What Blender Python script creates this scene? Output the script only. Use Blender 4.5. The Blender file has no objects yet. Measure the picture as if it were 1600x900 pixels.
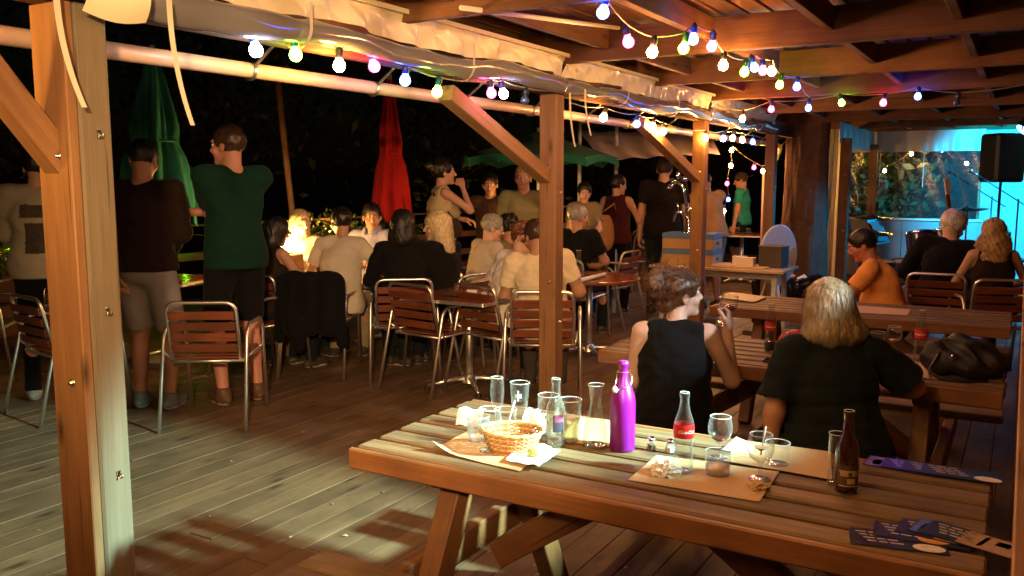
import bpy, math, random
import numpy as np
from mathutils import Vector, Matrix, noise as mnoise
random.seed(7); RNG = np.random.default_rng(7)
R = math.radians
SC = bpy.context.scene
COL = SC.collection
# ---------------------------------------------------------------- camera
F, CAM_H, PITCH, YAW = 1350.0, 1.58, math.atan(168/1350.0), R(30.65)
cam_data = bpy.data.cameras.new('camera'); cam = bpy.data.objects.new('camera', cam_data); COL.objects.link(cam)
cam_data.lens = 36*F/1600; cam_data.sensor_width = 36; cam_data.clip_start = .05; cam_data.clip_end = 500
cam.location = (0, 0, CAM_H); cam.rotation_euler = (math.pi/2-PITCH, 0, YAW)
SC.camera = cam
# ---------------------------------------------------------------- night sky
W = bpy.data.worlds.new('World'); SC.world = W; W.use_nodes = True
wn = W.node_tree; bg = wn.nodes['Background']
sky = wn.nodes.new('ShaderNodeTexSky'); sky.sky_type = 'NISHITA'; sky.sun_disc = False
sky.sun_elevation = R(3); sky.sun_rotation = R(200)
wn.links.new(sky.outputs[0], bg.inputs[0]); bg.inputs[1].default_value = .0004
sd = bpy.data.lights.new('moon', 'SUN'); sd.energy = .004; sd.angle = R(.5); sd.color = (.8, .88, 1)
so = bpy.data.objects.new('moon', sd); COL.objects.link(so); so.rotation_euler = (R(50), 0, R(200))
SC.view_settings.view_transform = 'Standard'; SC.view_settings.look = 'None'
SC.view_settings.gamma = 1; SC.view_settings.exposure = 1.0; SC.view_settings.use_curve_mapping = False
SC.render.engine = 'CYCLES'
cy = SC.cycles; cy.use_denoising = True; cy.use_light_tree = True; cy.max_bounces = 6; cy.diffuse_bounces = 3
cy.glossy_bounces = 3; cy.transmission_bounces = 4; cy.transparent_max_bounces = 24; cy.caustics_reflective = False
cy.caustics_refractive = False; cy.sample_clamp_indirect = 4.0; cy.sample_clamp_direct = 0
try: cy.denoiser = 'OPENIMAGEDENOISE'
except Exception: pass
# ---------------------------------------------------------------- measured points (deck frame: Y along the boards, X across)
def ray(px, py):
    x = (px-800)/F; y = -(py-450)/F
    d = (x, math.cos(PITCH)+y*math.sin(PITCH), -math.sin(PITCH)+y*math.cos(PITCH))
    c, s = math.cos(YAW), math.sin(YAW)
    return Vector((c*d[0]-s*d[1], s*d[0]+c*d[1], d[2]))
def G(px, py, z=0):
    d = ray(px, py); t = (z-CAM_H)/d.z; return Vector((t*d.x, t*d.y, z))
def AX(px, py, X):
    d = ray(px, py); t = X/d.x; return Vector((X, t*d.y, CAM_H+t*d.z))
def AY(px, py, Y):
    d = ray(px, py); t = Y/d.y; return Vector((t*d.x, Y, CAM_H+t*d.z))
def D(px, py, dist):
    d = ray(px, py); f = -math.sin(YAW)*d.x+math.cos(YAW)*d.y; t = dist/f
    return Vector((t*d.x, t*d.y, CAM_H+t*d.z))
# ---------------------------------------------------------------- materials
MATS = {}
def nodes_of(m):
    m.use_nodes = True; nt = m.node_tree; return nt, nt.nodes, nt.links, nt.nodes['Principled BSDF']
def plain(name, col, rough=.6, metal=0, spec=.5, bump=0, bscale=60, var=.0, vscale=8, coat=0, emis=None, estr=0, alpha=1):
    if name in MATS: return MATS[name]
    m = bpy.data.materials.new(name); nt, N, L, b = nodes_of(m)
    b.inputs['Base Color'].default_value = (*col, 1); b.inputs['Roughness'].default_value = rough
    b.inputs['Metallic'].default_value = metal; b.inputs['Specular IOR Level'].default_value = spec
    if coat: b.inputs['Coat Weight'].default_value = coat; b.inputs['Coat Roughness'].default_value = .1
    if emis: b.inputs['Emission Color'].default_value = (*emis, 1); b.inputs['Emission Strength'].default_value = estr
    tc = None
    if bump or var: tc = N.new('ShaderNodeTexCoord')
    if var:
        n = N.new('ShaderNodeTexNoise'); n.inputs['Scale'].default_value = vscale; n.inputs['Detail'].default_value = 4
        L.new(tc.outputs['Object'], n.inputs['Vector'])
        mx = N.new('ShaderNodeMix'); mx.data_type = 'RGBA'
        mx.inputs[6].default_value = (*[max(0, c*(1-var)) for c in col], 1); mx.inputs[7].default_value = (*[min(1, c*(1+var)) for c in col], 1)
        L.new(n.outputs['Fac'], mx.inputs[0]); L.new(mx.outputs[2], b.inputs['Base Color'])
    if bump:
        n = N.new('ShaderNodeTexNoise'); n.inputs['Scale'].default_value = bscale; n.inputs['Detail'].default_value = 5
        L.new(tc.outputs['Object'], n.inputs['Vector'])
        bp = N.new('ShaderNodeBump'); bp.inputs['Strength'].default_value = bump; bp.inputs['Distance'].default_value = .016
        L.new(n.outputs['Fac'], bp.inputs['Height']); L.new(bp.outputs[0], b.inputs['Normal'])
    MATS[name] = m; return m
def wood(name, dark, light, rough=.55, grain=16, along=1.2, bump=.25, stain=None, coat=0, tone=(.78, 1.2), knots=1):
    """long grain along the piece's local X; every piece shifts the pattern and tone by its own random number"""
    if name in MATS: return MATS[name]
    m = bpy.data.materials.new(name); nt, N, L, b = nodes_of(m)
    tc = N.new('ShaderNodeTexCoord'); oi = N.new('ShaderNodeObjectInfo')
    ml = N.new('ShaderNodeMath'); ml.operation = 'MULTIPLY'; ml.inputs[1].default_value = 37; L.new(oi.outputs['Random'], ml.inputs[0])
    cb = N.new('ShaderNodeCombineXYZ')
    for i in range(3): L.new(ml.outputs[0], cb.inputs[i])
    ad = N.new('ShaderNodeVectorMath'); ad.operation = 'ADD'; L.new(tc.outputs['Object'], ad.inputs[0]); L.new(cb.outputs[0], ad.inputs[1])
    mp = N.new('ShaderNodeMapping'); mp.inputs['Scale'].default_value = (along, grain, grain); L.new(ad.outputs[0], mp.inputs[0])
    n1 = N.new('ShaderNodeTexNoise'); n1.inputs['Scale'].default_value = 1.6; n1.inputs['Detail'].default_value = 7; n1.inputs['Roughness'].default_value = .62; n1.inputs['Distortion'].default_value = .7
    L.new(mp.outputs[0], n1.inputs['Vector'])
    mp2 = N.new('ShaderNodeMapping'); mp2.inputs['Scale'].default_value = (along*2, grain*7, grain*7); L.new(ad.outputs[0], mp2.inputs[0])
    n2 = N.new('ShaderNodeTexNoise'); n2.inputs['Scale'].default_value = 2; n2.inputs['Detail'].default_value = 4; L.new(mp2.outputs[0], n2.inputs['Vector'])
    r = N.new('ShaderNodeValToRGB'); r.color_ramp.elements[0].position = .3; r.color_ramp.elements[1].position = .7
    r.color_ramp.elements[0].color = (*dark, 1); r.color_ramp.elements[1].color = (*light, 1)
    avg = N.new('ShaderNodeMath'); avg.operation = 'MULTIPLY_ADD'; avg.inputs[1].default_value = .45
    L.new(n2.outputs['Fac'], avg.inputs[0])
    sc = N.new('ShaderNodeMath'); sc.operation = 'MULTIPLY_ADD'; sc.inputs[1].default_value = .75; sc.inputs[2].default_value = -.1; L.new(n1.outputs['Fac'], sc.inputs[0])
    L.new(sc.outputs[0], avg.inputs[2]); L.new(avg.outputs[0], r.inputs[0])
    # tone of the single piece
    hs = N.new('ShaderNodeHueSaturation'); L.new(r.outputs[0], hs.inputs['Color'])
    mr = N.new('ShaderNodeMapRange'); mr.inputs[3].default_value = tone[0]; mr.inputs[4].default_value = tone[1]; L.new(oi.outputs['Random'], mr.inputs[0]); L.new(mr.outputs[0], hs.inputs['Value'])
    out = hs.outputs[0]
    # large stains
    n3 = N.new('ShaderNodeTexNoise'); n3.inputs['Scale'].default_value = 3.5; n3.inputs['Detail'].default_value = 5; L.new(ad.outputs[0], n3.inputs['Vector'])
    r3 = N.new('ShaderNodeValToRGB'); r3.color_ramp.elements[0].position = .42; r3.color_ramp.elements[1].position = .68
    r3.color_ramp.elements[0].color = (0, 0, 0, 1); r3.color_ramp.elements[1].color = (.6, .6, .6, 1); L.new(n3.outputs['Fac'], r3.inputs[0])
    mx = N.new('ShaderNodeMix'); mx.data_type = 'RGBA'; L.new(r3.outputs[0], mx.inputs[0]); L.new(out, mx.inputs[6])
    mx.inputs[7].default_value = (*(stain or [c*.55 for c in dark]), 1); # knots and hairline cracks
    mk = N.new('ShaderNodeMapping'); mk.inputs['Scale'].default_value = (2.2, 7, 7); L.new(ad.outputs[0], mk.inputs[0])
    vk = N.new('ShaderNodeTexVoronoi'); vk.inputs['Scale'].default_value = 1.0; vk.inputs['Randomness'].default_value = 1; L.new(mk.outputs[0], vk.inputs['Vector'])
    rk = N.new('ShaderNodeValToRGB'); rk.color_ramp.elements[0].position = .03; rk.color_ramp.elements[1].position = .17; rk.color_ramp.elements[0].color = (.22, .2, .18, 1); rk.color_ramp.elements[1].color = (1, 1, 1, 1); L.new(vk.outputs['Distance'], rk.inputs[0])
    mc = N.new('ShaderNodeMapping'); mc.inputs['Scale'].default_value = (.9, 34, 34); L.new(ad.outputs[0], mc.inputs[0])
    nc = N.new('ShaderNodeTexNoise'); nc.inputs['Scale'].default_value = 1.5; nc.inputs['Detail'].default_value = 2; L.new(mc.outputs[0], nc.inputs['Vector'])
    rc_ = N.new('ShaderNodeValToRGB'); rc_.color_ramp.elements[0].position = .26; rc_.color_ramp.elements[1].position = .33; rc_.color_ramp.elements[0].color = (.35, .33, .3, 1); rc_.color_ramp.elements[1].color = (1, 1, 1, 1); L.new(nc.outputs['Fac'], rc_.inputs[0])
    mm = N.new('ShaderNodeMix'); mm.data_type = 'RGBA'; mm.blend_type = 'MULTIPLY'; mm.inputs[0].default_value = knots; L.new(mx.outputs[2], mm.inputs[6]); L.new(rk.outputs[0], mm.inputs[7])
    m2 = N.new('ShaderNodeMix'); m2.data_type = 'RGBA'; m2.blend_type = 'MULTIPLY'; m2.inputs[0].default_value = 1; L.new(mm.outputs[2], m2.inputs[6]); L.new(rc_.outputs[0], m2.inputs[7])
    L.new(m2.outputs[2], b.inputs['Base Color'])
    rr_ = N.new('ShaderNodeMapRange'); rr_.inputs[3].default_value = rough-.12; rr_.inputs[4].default_value = min(1, rough+.2); L.new(n3.outputs['Fac'], rr_.inputs[0]); L.new(rr_.outputs[0], b.inputs['Roughness'])
    if coat: b.inputs['Coat Weight'].default_value = coat; b.inputs['Coat Roughness'].default_value = .15
    bp = N.new('ShaderNodeBump'); bp.inputs['Strength'].default_value = bump; bp.inputs['Distance'].default_value = .004
    L.new(avg.outputs[0], bp.inputs['Height']); L.new(bp.outputs[0], b.inputs['Normal'])
    MATS[name] = m; return m
def thin_glass(name, tint=(1, 1, 1), base=.04, edge=.75, rough=.03, dif=.14):
    """a thin clear wall: passes light straight, mirrors more the more it is seen on edge"""
    if name in MATS: return MATS[name]
    m = bpy.data.materials.new(name); m.use_nodes = True; nt = m.node_tree; N, L = nt.nodes, nt.links
    N.remove(N['Principled BSDF']); out = N['Material Output']
    tr = N.new('ShaderNodeBsdfTransparent'); tr.inputs[0].default_value = (*tint, 1)
    gl = N.new('ShaderNodeBsdfGlossy'); gl.inputs['Roughness'].default_value = rough
    lw = N.new('ShaderNodeLayerWeight'); lw.inputs[0].default_value = .35
    mr = N.new('ShaderNodeMapRange'); mr.inputs[3].default_value = base; mr.inputs[4].default_value = edge
    L.new(lw.outputs['Facing'], mr.inputs[0])
    df = N.new('ShaderNodeBsdfDiffuse'); df.inputs[0].default_value = (.85, .87, .88, 1)
    m0 = N.new('ShaderNodeMixShader'); m0.inputs[0].default_value = dif; L.new(gl.outputs[0], m0.inputs[1]); L.new(df.outputs[0], m0.inputs[2])
    mx = N.new('ShaderNodeMixShader'); L.new(mr.outputs[0], mx.inputs[0]); L.new(tr.outputs[0], mx.inputs[1]); L.new(m0.outputs[0], mx.inputs[2])
    L.new(mx.outputs[0], out.inputs[0]); MATS[name] = m; return m
def glow(name, col, strength):
    if name in MATS: return MATS[name]
    m = bpy.data.materials.new(name); m.use_nodes = True; nt = m.node_tree; N, L = nt.nodes, nt.links
    N.remove(N['Principled BSDF']); e = N.new('ShaderNodeEmission'); e.inputs[0].default_value = (*col, 1); e.inputs[1].default_value = strength
    L.new(e.outputs[0], N['Material Output'].inputs[0]); MATS[name] = m; return m
def fabric(name, col, rough=.9, bump=.75, scale=11):
    if name in MATS: return MATS[name]
    m = plain(name, col, rough, spec=.08, bump=bump, bscale=scale, var=.18, vscale=9)
    m.node_tree.nodes['Principled BSDF'].inputs['Sheen Weight'].default_value = .03
    return m
def skinmat(name, col):
    return plain(name, col, .5, spec=.35, bump=.06, bscale=90, var=.14, vscale=14)
def hairmat(name, col):
    if name in MATS: return MATS[name]
    m = bpy.data.materials.new(name); nt, N, L, b = nodes_of(m)
    tc = N.new('ShaderNodeTexCoord'); mp = N.new('ShaderNodeMapping'); mp.inputs['Scale'].default_value = (60, 60, 9); L.new(tc.outputs['Object'], mp.inputs[0])
    n = N.new('ShaderNodeTexNoise'); n.inputs['Scale'].default_value = 2; n.inputs['Detail'].default_value = 3; n.inputs['Distortion'].default_value = .6; L.new(mp.outputs[0], n.inputs['Vector'])
    r = N.new('ShaderNodeValToRGB'); r.color_ramp.elements[0].position = .3; r.color_ramp.elements[1].position = .7
    r.color_ramp.elements[0].color = (*[c*.45 for c in col], 1); r.color_ramp.elements[1].color = (*[min(1, c*1.35) for c in col], 1)
    L.new(n.outputs['Fac'], r.inputs[0]); L.new(r.outputs[0], b.inputs['Base Color']); b.inputs['Roughness'].default_value = .42
    bp = N.new('ShaderNodeBump'); bp.inputs['Strength'].default_value = .5; bp.inputs['Distance'].default_value = .004
    L.new(n.outputs['Fac'], bp.inputs['Height']); L.new(bp.outputs[0], b.inputs['Normal'])
    MATS[name] = m; return m
# ---------------------------------------------------------------- mesh builder
class MB:
    def __init__(s): s.v = []; s.f = []; s.mi = []
    def add(s, vs, fs, mi=0):
        o = len(s.v); s.v += [tuple(v) for v in vs]; s.f += [tuple(i+o for i in f) for f in fs]; s.mi += [mi]*len(fs); return s
    def box(s, c, d, rot=None, mi=0, ch=0):
        x, y, z = d[0]/2, d[1]/2, d[2]/2
        if ch:
            ch = min(ch, x*.6, y*.6, z*.6); vs = []; fs = []
            idx = {}
            for sx in (-1, 1):
                for sy in (-1, 1):
                    for sz in (-1, 1):
                        for a in range(3):
                            p = [sx*(x-ch), sy*(y-ch), sz*(z-ch)]; p[a] = (sx*x, sy*y, sz*z)[a]
                            idx[sx, sy, sz, a] = len(vs); vs.append(p)
                        t = (idx[sx, sy, sz, 0], idx[sx, sy, sz, 1], idx[sx, sy, sz, 2])
                        fs.append(t if sx*sy*sz > 0 else t[::-1])
            S = (-1, 1)
            for a in range(3):
                b, c2 = (a+1) % 3, (a+2) % 3
                for sa in S:
                    q = []
                    for sb, sc2 in ((-1, -1), (1, -1), (1, 1), (-1, 1)):
                        k = [0, 0, 0]; k[a] = sa; k[b] = sb; k[c2] = sc2; q.append(idx[(*k, a)])
                    fs.append(tuple(q) if sa > 0 else tuple(q[::-1]))
                for sb in S:
                    for sc2 in S:   # edge along a between faces b and c2
                        k0 = [0]*3; k1 = [0]*3; k0[a] = -1; k1[a] = 1
                        for k in (k0, k1): k[b] = sb; k[c2] = sc2
                        q = (idx[(*k0, b)], idx[(*k1, b)], idx[(*k1, c2)], idx[(*k0, c2)])
                        fs.append(q if sb*sc2 > 0 else q[::-1])
        else:
            vs = [(-x, -y, -z), (x, -y, -z), (x, y, -z), (-x, y, -z), (-x, -y, z), (x, -y, z), (x, y, z), (-x, y, z)]
            fs = [(0, 3, 2, 1), (4, 5, 6, 7), (0, 1, 5, 4), (1, 2, 6, 5), (2, 3, 7, 6), (3, 0, 4, 7)]
        M = rot if rot is not None else Matrix.Identity(3)
        c = Vector(c); return s.add([c+M @ Vector(v) for v in vs], fs, mi)
    def tube(s, pts, r, seg=8, caps=True, mi=0, closed=False):
        pts = [Vector(p) for p in pts]; n = len(pts); rs = r if isinstance(r, (list, tuple)) else [r]*n
        prev = None; rings = []
        for i, p in enumerate(pts):
            if closed: t = pts[(i+1) % n]-pts[i-1]
            else: t = pts[min(i+1, n-1)]-pts[max(i-1, 0)]
            if t.length < 1e-9: t = Vector((0, 0, 1))
            t.normalize()
            if prev is None:
                a = Vector((0, 0, 1)) if abs(t.z) < .9 else Vector((1, 0, 0)); u = t.cross(a).normalized()
            else:
                u = prev-t*prev.dot(t); u = u.normalized() if u.length > 1e-6 else t.orthogonal().normalized()
            prev = u; w = t.cross(u)
            rings.append([p+(u*math.cos(2*math.pi*k/seg)+w*math.sin(2*math.pi*k/seg))*rs[i] for k in range(seg)])
        vs = [v for q in rings for v in q]; fs = []
        for i in range(n if closed else n-1):
            j = (i+1) % n
            for k in range(seg): fs.append((i*seg+k, i*seg+(k+1) % seg, j*seg+(k+1) % seg, j*seg+k))
        if caps and not closed: fs.append(tuple(range(seg))[::-1]); fs.append(tuple((n-1)*seg+k for k in range(seg)))
        return s.add(vs, fs, mi)
    def lathe(s, prof, c=(0, 0, 0), seg=24, mi=0, cap0=False, cap1=False, M=None):
        vs = []; fs = []; n = len(prof); c = Vector(c)
        for r, z in prof:
            for k in range(seg):
                a = 2*math.pi*k/seg; p = Vector((r*math.cos(a), r*math.sin(a), z)); vs.append(c+(M @ p if M is not None else p))
        for i in range(n-1):
            for k in range(seg): fs.append((i*seg+k, i*seg+(k+1) % seg, (i+1)*seg+(k+1) % seg, (i+1)*seg+k))
        if cap0: fs.append(tuple(range(seg))[::-1])
        if cap1: fs.append(tuple((n-1)*seg+k for k in range(seg)))
        return s.add(vs, fs, mi)
    def grid(s, fn, nu, nv, mi=0):
        vs = [fn(i/nu, j/nv) for i in range(nu+1) for j in range(nv+1)]
        fs = [(i*(nv+1)+j, (i+1)*(nv+1)+j, (i+1)*(nv+1)+j+1, i*(nv+1)+j+1) for i in range(nu) for j in range(nv)]
        return s.add(vs, fs, mi)
    def mesh(s, name, smooth=False):
        me = bpy.data.meshes.new(name); me.from_pydata(s.v, [], s.f)
        if any(s.mi): me.polygons.foreach_set('material_index', s.mi)
        if smooth: me.polygons.foreach_set('use_smooth', [True]*len(s.f))
        me.update(); return me
    def build(s, name, mat, parent=None, smooth=False, loc=None):
        me = s.mesh(name, smooth)
        for m in (mat if isinstance(mat, (list, tuple)) else [mat]): me.materials.append(m)
        return link(name, me, parent, loc)
def link(name, me, parent=None, loc=None):
    o = bpy.data.objects.new(name, me); COL.objects.link(o)
    if parent is not None: o.parent = parent
    if loc is not None: o.location = loc
    return o
def tag(o, label, cat, group=None, kind=None):
    if label: o['label'] = label
    if cat: o['category'] = cat
    if group: o['group'] = group
    if kind: o['kind'] = kind
    return o
def empty(name, loc=(0, 0, 0), rz=0, label=None, cat=None, group=None):
    o = bpy.data.objects.new(name, None); COL.objects.link(o); o.location = loc; o.rotation_euler = (0, 0, rz); o.empty_display_size = .1
    return tag(o, label, cat, group)
def struct(o): o['kind'] = 'structure'; return o
def copy_tree(o, parent=None):
    c = o.copy(); COL.objects.link(c); c.parent = parent
    for ch in o.children: copy_tree(ch, c)
    return c
PLANK = {}
def plank(name, p0, p1, w, t, mat, parent=None, up=(0, 0, 1), ch=.004):
    """a timber of width w (sideways) and thickness t (along up) from p0 to p1; its own object with X along the grain"""
    p0, p1 = Vector(p0), Vector(p1); d = p1-p0; Ln = d.length; x = d/Ln; up = Vector(up)
    z = (up-x*up.dot(x)); z = z.normalized() if z.length > 1e-6 else x.orthogonal().normalized(); y = z.cross(x)
    key = (round(Ln, 4), round(w, 4), round(t, 4), mat.name, ch)
    if key not in PLANK:
        b = MB(); b.box((0, 0, 0), (Ln, w, t), ch=ch); me = b.mesh(name); me.materials.append(mat); PLANK[key] = me
    o = link(name, PLANK[key], parent)
    M = Matrix((x, y, z)).transposed().to_4x4(); M.translation = (p0+p1)/2; o.matrix_local = M
    return o
def arc(c, r, a0, a1, n, ax=(1, 0, 0), ay=(0, 0, 1)):
    c, ax, ay = Vector(c), Vector(ax), Vector(ay)
    return [c+ax*(r*math.cos(a0+(a1-a0)*i/n))+ay*(r*math.sin(a0+(a1-a0)*i/n)) for i in range(n+1)]
def rounded(pts, r, n=4):
    """round the corners of a polyline"""
    pts = [Vector(p) for p in pts]; out = [pts[0]]
    for i in range(1, len(pts)-1):
        a, b, c = pts[i-1], pts[i], pts[i+1]; u = (a-b); v = (c-b); rr = min(r, u.length*.48, v.length*.48)
        p, q = b+u.normalized()*rr, b+v.normalized()*rr
        for k in range(n+1):
            t = k/n; out.append(p*(1-t)**2+b*2*t*(1-t)+q*t*t)
    out.append(pts[-1]); return out
# ---------------------------------------------------------------- materials in use
M_DECK = wood('deck_wood', (.115, .066, .034), (.215, .135, .072), .5, grain=11, along=.7, bump=.3, tone=(.84, 1.12))
M_TIMBER = wood('timber', (.2, .095, .036), (.38, .2, .082), .65, grain=14, along=.8, bump=.15, stain=(.2, .09, .04))
M_ROOF = wood('roof_timber', (.115, .045, .016), (.235, .1, .037), .75, grain=10, along=.8, bump=.15)
M_WEATHER = wood('weathered_post', (.15, .115, .068), (.27, .215, .14), .75, grain=13, along=.7, bump=.3, stain=(.17, .13, .09))
M_PICNIC = wood('picnic_wood', (.07, .038, .017), (.255, .16, .077), .6, grain=20, along=1.3, bump=.6, stain=(.075, .046, .026))
M_PICEDGE = wood('picnic_frame', (.15, .062, .023), (.26, .115, .042), .5, grain=12, along=1, bump=.2)
M_SLAT = wood('chair_slat', (.13, .034, .017), (.25, .075, .034), .3, grain=16, along=1.5, bump=.08, coat=.3, knots=.2)
M_TTOP = wood('table_top_wood', (.14, .035, .016), (.24, .075, .032), .22, grain=10, along=1, bump=.04, coat=.4, knots=.2)
M_ALU = plain('aluminium', (.92, .9, .87), .36, metal=1)
M_STEEL = plain('steel', (.55, .54, .52), .28, metal=1)
M_CHROME = plain('chrome', (.9, .9, .9), .06, metal=1)
M_BLACK = plain('black_plastic', (.012, .012, .013), .45)
M_CREAM = plain('cream_vinyl', (.84, .76, .53), .3, bump=.1, bscale=12)
M_WHITEVINYL = plain('white_vinyl', (.72, .72, .7), .35, bump=.1, bscale=14)
M_VINYL = plain('grey_vinyl', (.2, .195, .2), .13, spec=.7, bump=.05, bscale=7, coat=.3)
M_GUTTER = plain('gutter_pvc', (.62, .42, .3), .35, var=.06)
M_WHITE = plain('white_paint', (.75, .74, .71), .5, var=.05)
M_PAPER = plain('white_paper', (.8, .8, .78), .8, bump=.2, bscale=40)
M_KRAFT = plain('kraft_paper', (.52, .36, .2), .75, var=.12, vscale=12, bump=.08)
M_GLASS = thin_glass('drinking_glass')
M_CLEAR = thin_glass('clear_bottle', (.93, .96, .94), .07, .8)
M_FILM = thin_glass('clear_film', (.9, .93, .95), .05, .45, .15, .5)
M_STRAP = plain('strap_webbing', (.6, .54, .42), .6)
# ================================================================ setting
g = MB(); g.add([(-250, -250, -.6), (250, -250, -.6), (250, 250, -.6), (-250, 250, -.6)], [(0, 1, 2, 3)])
struct(g.build('ground', plain('earth', (.045, .038, .026), .95, bump=.5, bscale=3, var=.3, vscale=2)))
deck = struct(empty('deck'))
BW = .14
nb = int(10.6/BW)
for i in range(nb):
    x = .9-BW*(i+.5); cuts = [-1.2]; y = -1.2+random.uniform(.8, 4.4)
    while y < 18.2: cuts.append(y); y += random.choice((4.6, 5.2, 5.8))
    cuts.append(18.6)
    if len(cuts) > 2 and cuts[-1]-cuts[-2] < .8: cuts.pop(-2)
    for a, b in zip(cuts, cuts[1:]):
        z = random.uniform(-.0022, .0008); a2, b2 = round(a+.003, 2), round(b-.003, 2)
        plank('board', (x, a2, -.0145+z), (x, b2, -.0145+z), BW-.0045, .029, M_DECK, deck, ch=.0007)
for y in np.arange(-1, 18.5, .6):
    plank('joist', (-9.6, y, -.12), (.85, y, -.12), .06, .17, M_DECK, deck)
sw_ = MB()
for i in range(nb):
    x = .9-BW*(i+.5)
    if x < -6.5: continue
    for y in np.arange(-1, 8, .6):
        for s in (-.042, .042):
            c = (x+s+random.uniform(-.004, .004), y+random.uniform(-.008, .008), .0012)
            sw_.add([(c[0]+.0045*math.cos(a), c[1]+.0045*math.sin(a), c[2]) for a in np.arange(0, 6.2, 1.047)], [(0, 1, 2, 3, 4, 5)])
so_ = sw_.build('screws', plain('rusty_screw', (.05, .035, .025), .5, metal=.6), deck); so_['kind'] = 'stuff'
# ---- roof
roof = empty('pergola_roof', label='brown timber pergola roof with a grid of beams and battens overhead', cat='roof')
ZB = 2.34
FR = [1.76, 5.18, 8.25, 12.1]
yj = [-1.6, .05, 1.76, 3.46, 5.18, 6.75, 8.25, 10.2, 12.1, 13.8, 15.6]
for y in yj:
    big = any(abs(y-q) < .01 for q in FR)
    plank('cross_beam', (-3.0, y, ZB+.1), (3.2, y, ZB+.1), .07 if big else .055, .2, M_ROOF, roof)
for a, b in zip(yj, yj[1:]):
    for x in (-2.36, -1.68, -1.0, -.36, .3, 1.0, 1.7, 2.4, 3.0):
        plank('nogging', (x, a+.037, ZB+.13), (x, b-.037, ZB+.13), .05, .13, M_ROOF, roof)
k = 0
x = -3.1
while x < 3.2:
    plank('roof_board', (x, -1.8, ZB+.235), (x, 16, ZB+.235), .12, .022, M_ROOF, roof); x += .14
rb = MB(); rb.box((.05, 7.1, ZB+.268), (6.5, 17.9, .02)); rb.build('roofing_sheet', plain('roofing_felt', (.03, .026, .024), .9), roof)
plank('eave_beam', (-2.79, -1.6, 2.24), (-2.79, 12.3, 2.24), .07, .18, M_ROOF, roof)
plank('fascia_board', (-3.06, -1.6, 2.43), (-3.06, 12.3, 2.43), .025, .17, M_ROOF, roof)
# thin conduit under the roof
cb = MB(); cb.tube([AX(720, 12, -2.2)+Vector((0, 0, .0)), (-2.2, 4.98, 2.5)], .012); cb.build('conduit', M_CREAM, roof, True)

# ---- posts
def bolt(parent, p, n, r=.013):
    b = MB(); n = Vector(n).normalized(); q = n.to_track_quat('Z', 'Y').to_matrix()
    b.lathe([(r*1.5, 0), (r*1.5, .003), (r, .004), (r*.9, .012), (r*.4, .016)], p, 10, M=q, cap1=True)
    return b.build('bolt', M_STEEL, parent, True)
def post(name, x, y, s, mat, label, top=2.15, brace=(-1,), bl=1.05, bz=2.06, mat2=None, sx=None):
    e = empty(name, (x, y, 0), label=label, cat='post', group='timber posts of the pergola')
    sx2 = sx; sx = sx or s
    plank('upright', (0, 0, 0), (0, 0, top), s, sx, mat, e, up=(1, 0, 0), ch=.008)
    if mat2: plank('facing_board', (-.004, -s/2-.0185, 0), (-.004, -s/2-.0185, top), sx*.97, .035, mat2, e, up=(0, 1, 0))
    for sg in brace:
        br = plank('brace', (-.02, sg*s/2*.6, 1.6), (-.02, sg*bl, bz), .09, .09, M_TIMBER, e, up=(1, 0, 0))
    if not sx2:
        for z in (1.5, .62): bolt(e, (sx/2, .01, z), (1, 0, 0), .007)
    for z in (1.66, .9): bolt(e, (.02, -s/2-(.036 if sx2 else 0), z), (0, -1, 0), .009)
    return e
post('timber_post', -2.76, 1.8, .115, M_WEATHER, 'thick weathered timber post at the left edge, nearest to the viewer', mat2=M_TIMBER, sx=.185, brace=(-1,), bl=.5, bz=2.2)
post('timber_post', -2.76, 5.18, .125, M_TIMBER, 'middle orange timber post between the round-backed chairs and the near picnic table', brace=(-1,), bl=1.2)
post('timber_post', -2.76, 8.25, .125, M_TIMBER, 'timber post in front of the stacked blue and brown boxes', brace=(-1,), bl=1.5)
post('timber_post', -2.76, AX(1203, 300, -2.76).y, .125, M_TIMBER, 'far timber post left of the big tree trunk', brace=())
# hooks / eyes screwed on the near post
for q_ in ((155, 210), (168, 487), (186, 742)):
    q_ = AX(*q_, -2.6635); z, dy = q_.z, q_.y-1.78
    h = MB(); h.box((0, 0, 0), (.004, .014, .03), ch=.001); h.tube(arc((.012, 0, -.002), .0085, 0, 2*math.pi, 12, (1, 0, 0), (0, 0, 1))[:-1], .0022, 6, closed=True)
    tag(h.build('screw_eye', M_STEEL, None, True, (-2.76+.0925+.004, 1.78+dy, z)), 'small metal screw eye on the near weathered post, ' + ('uppermost' if z > 1.5 else 'middle one' if z > .95 else 'lowest') + ' of three', 'hook', 'screw eyes on the near post')

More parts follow.
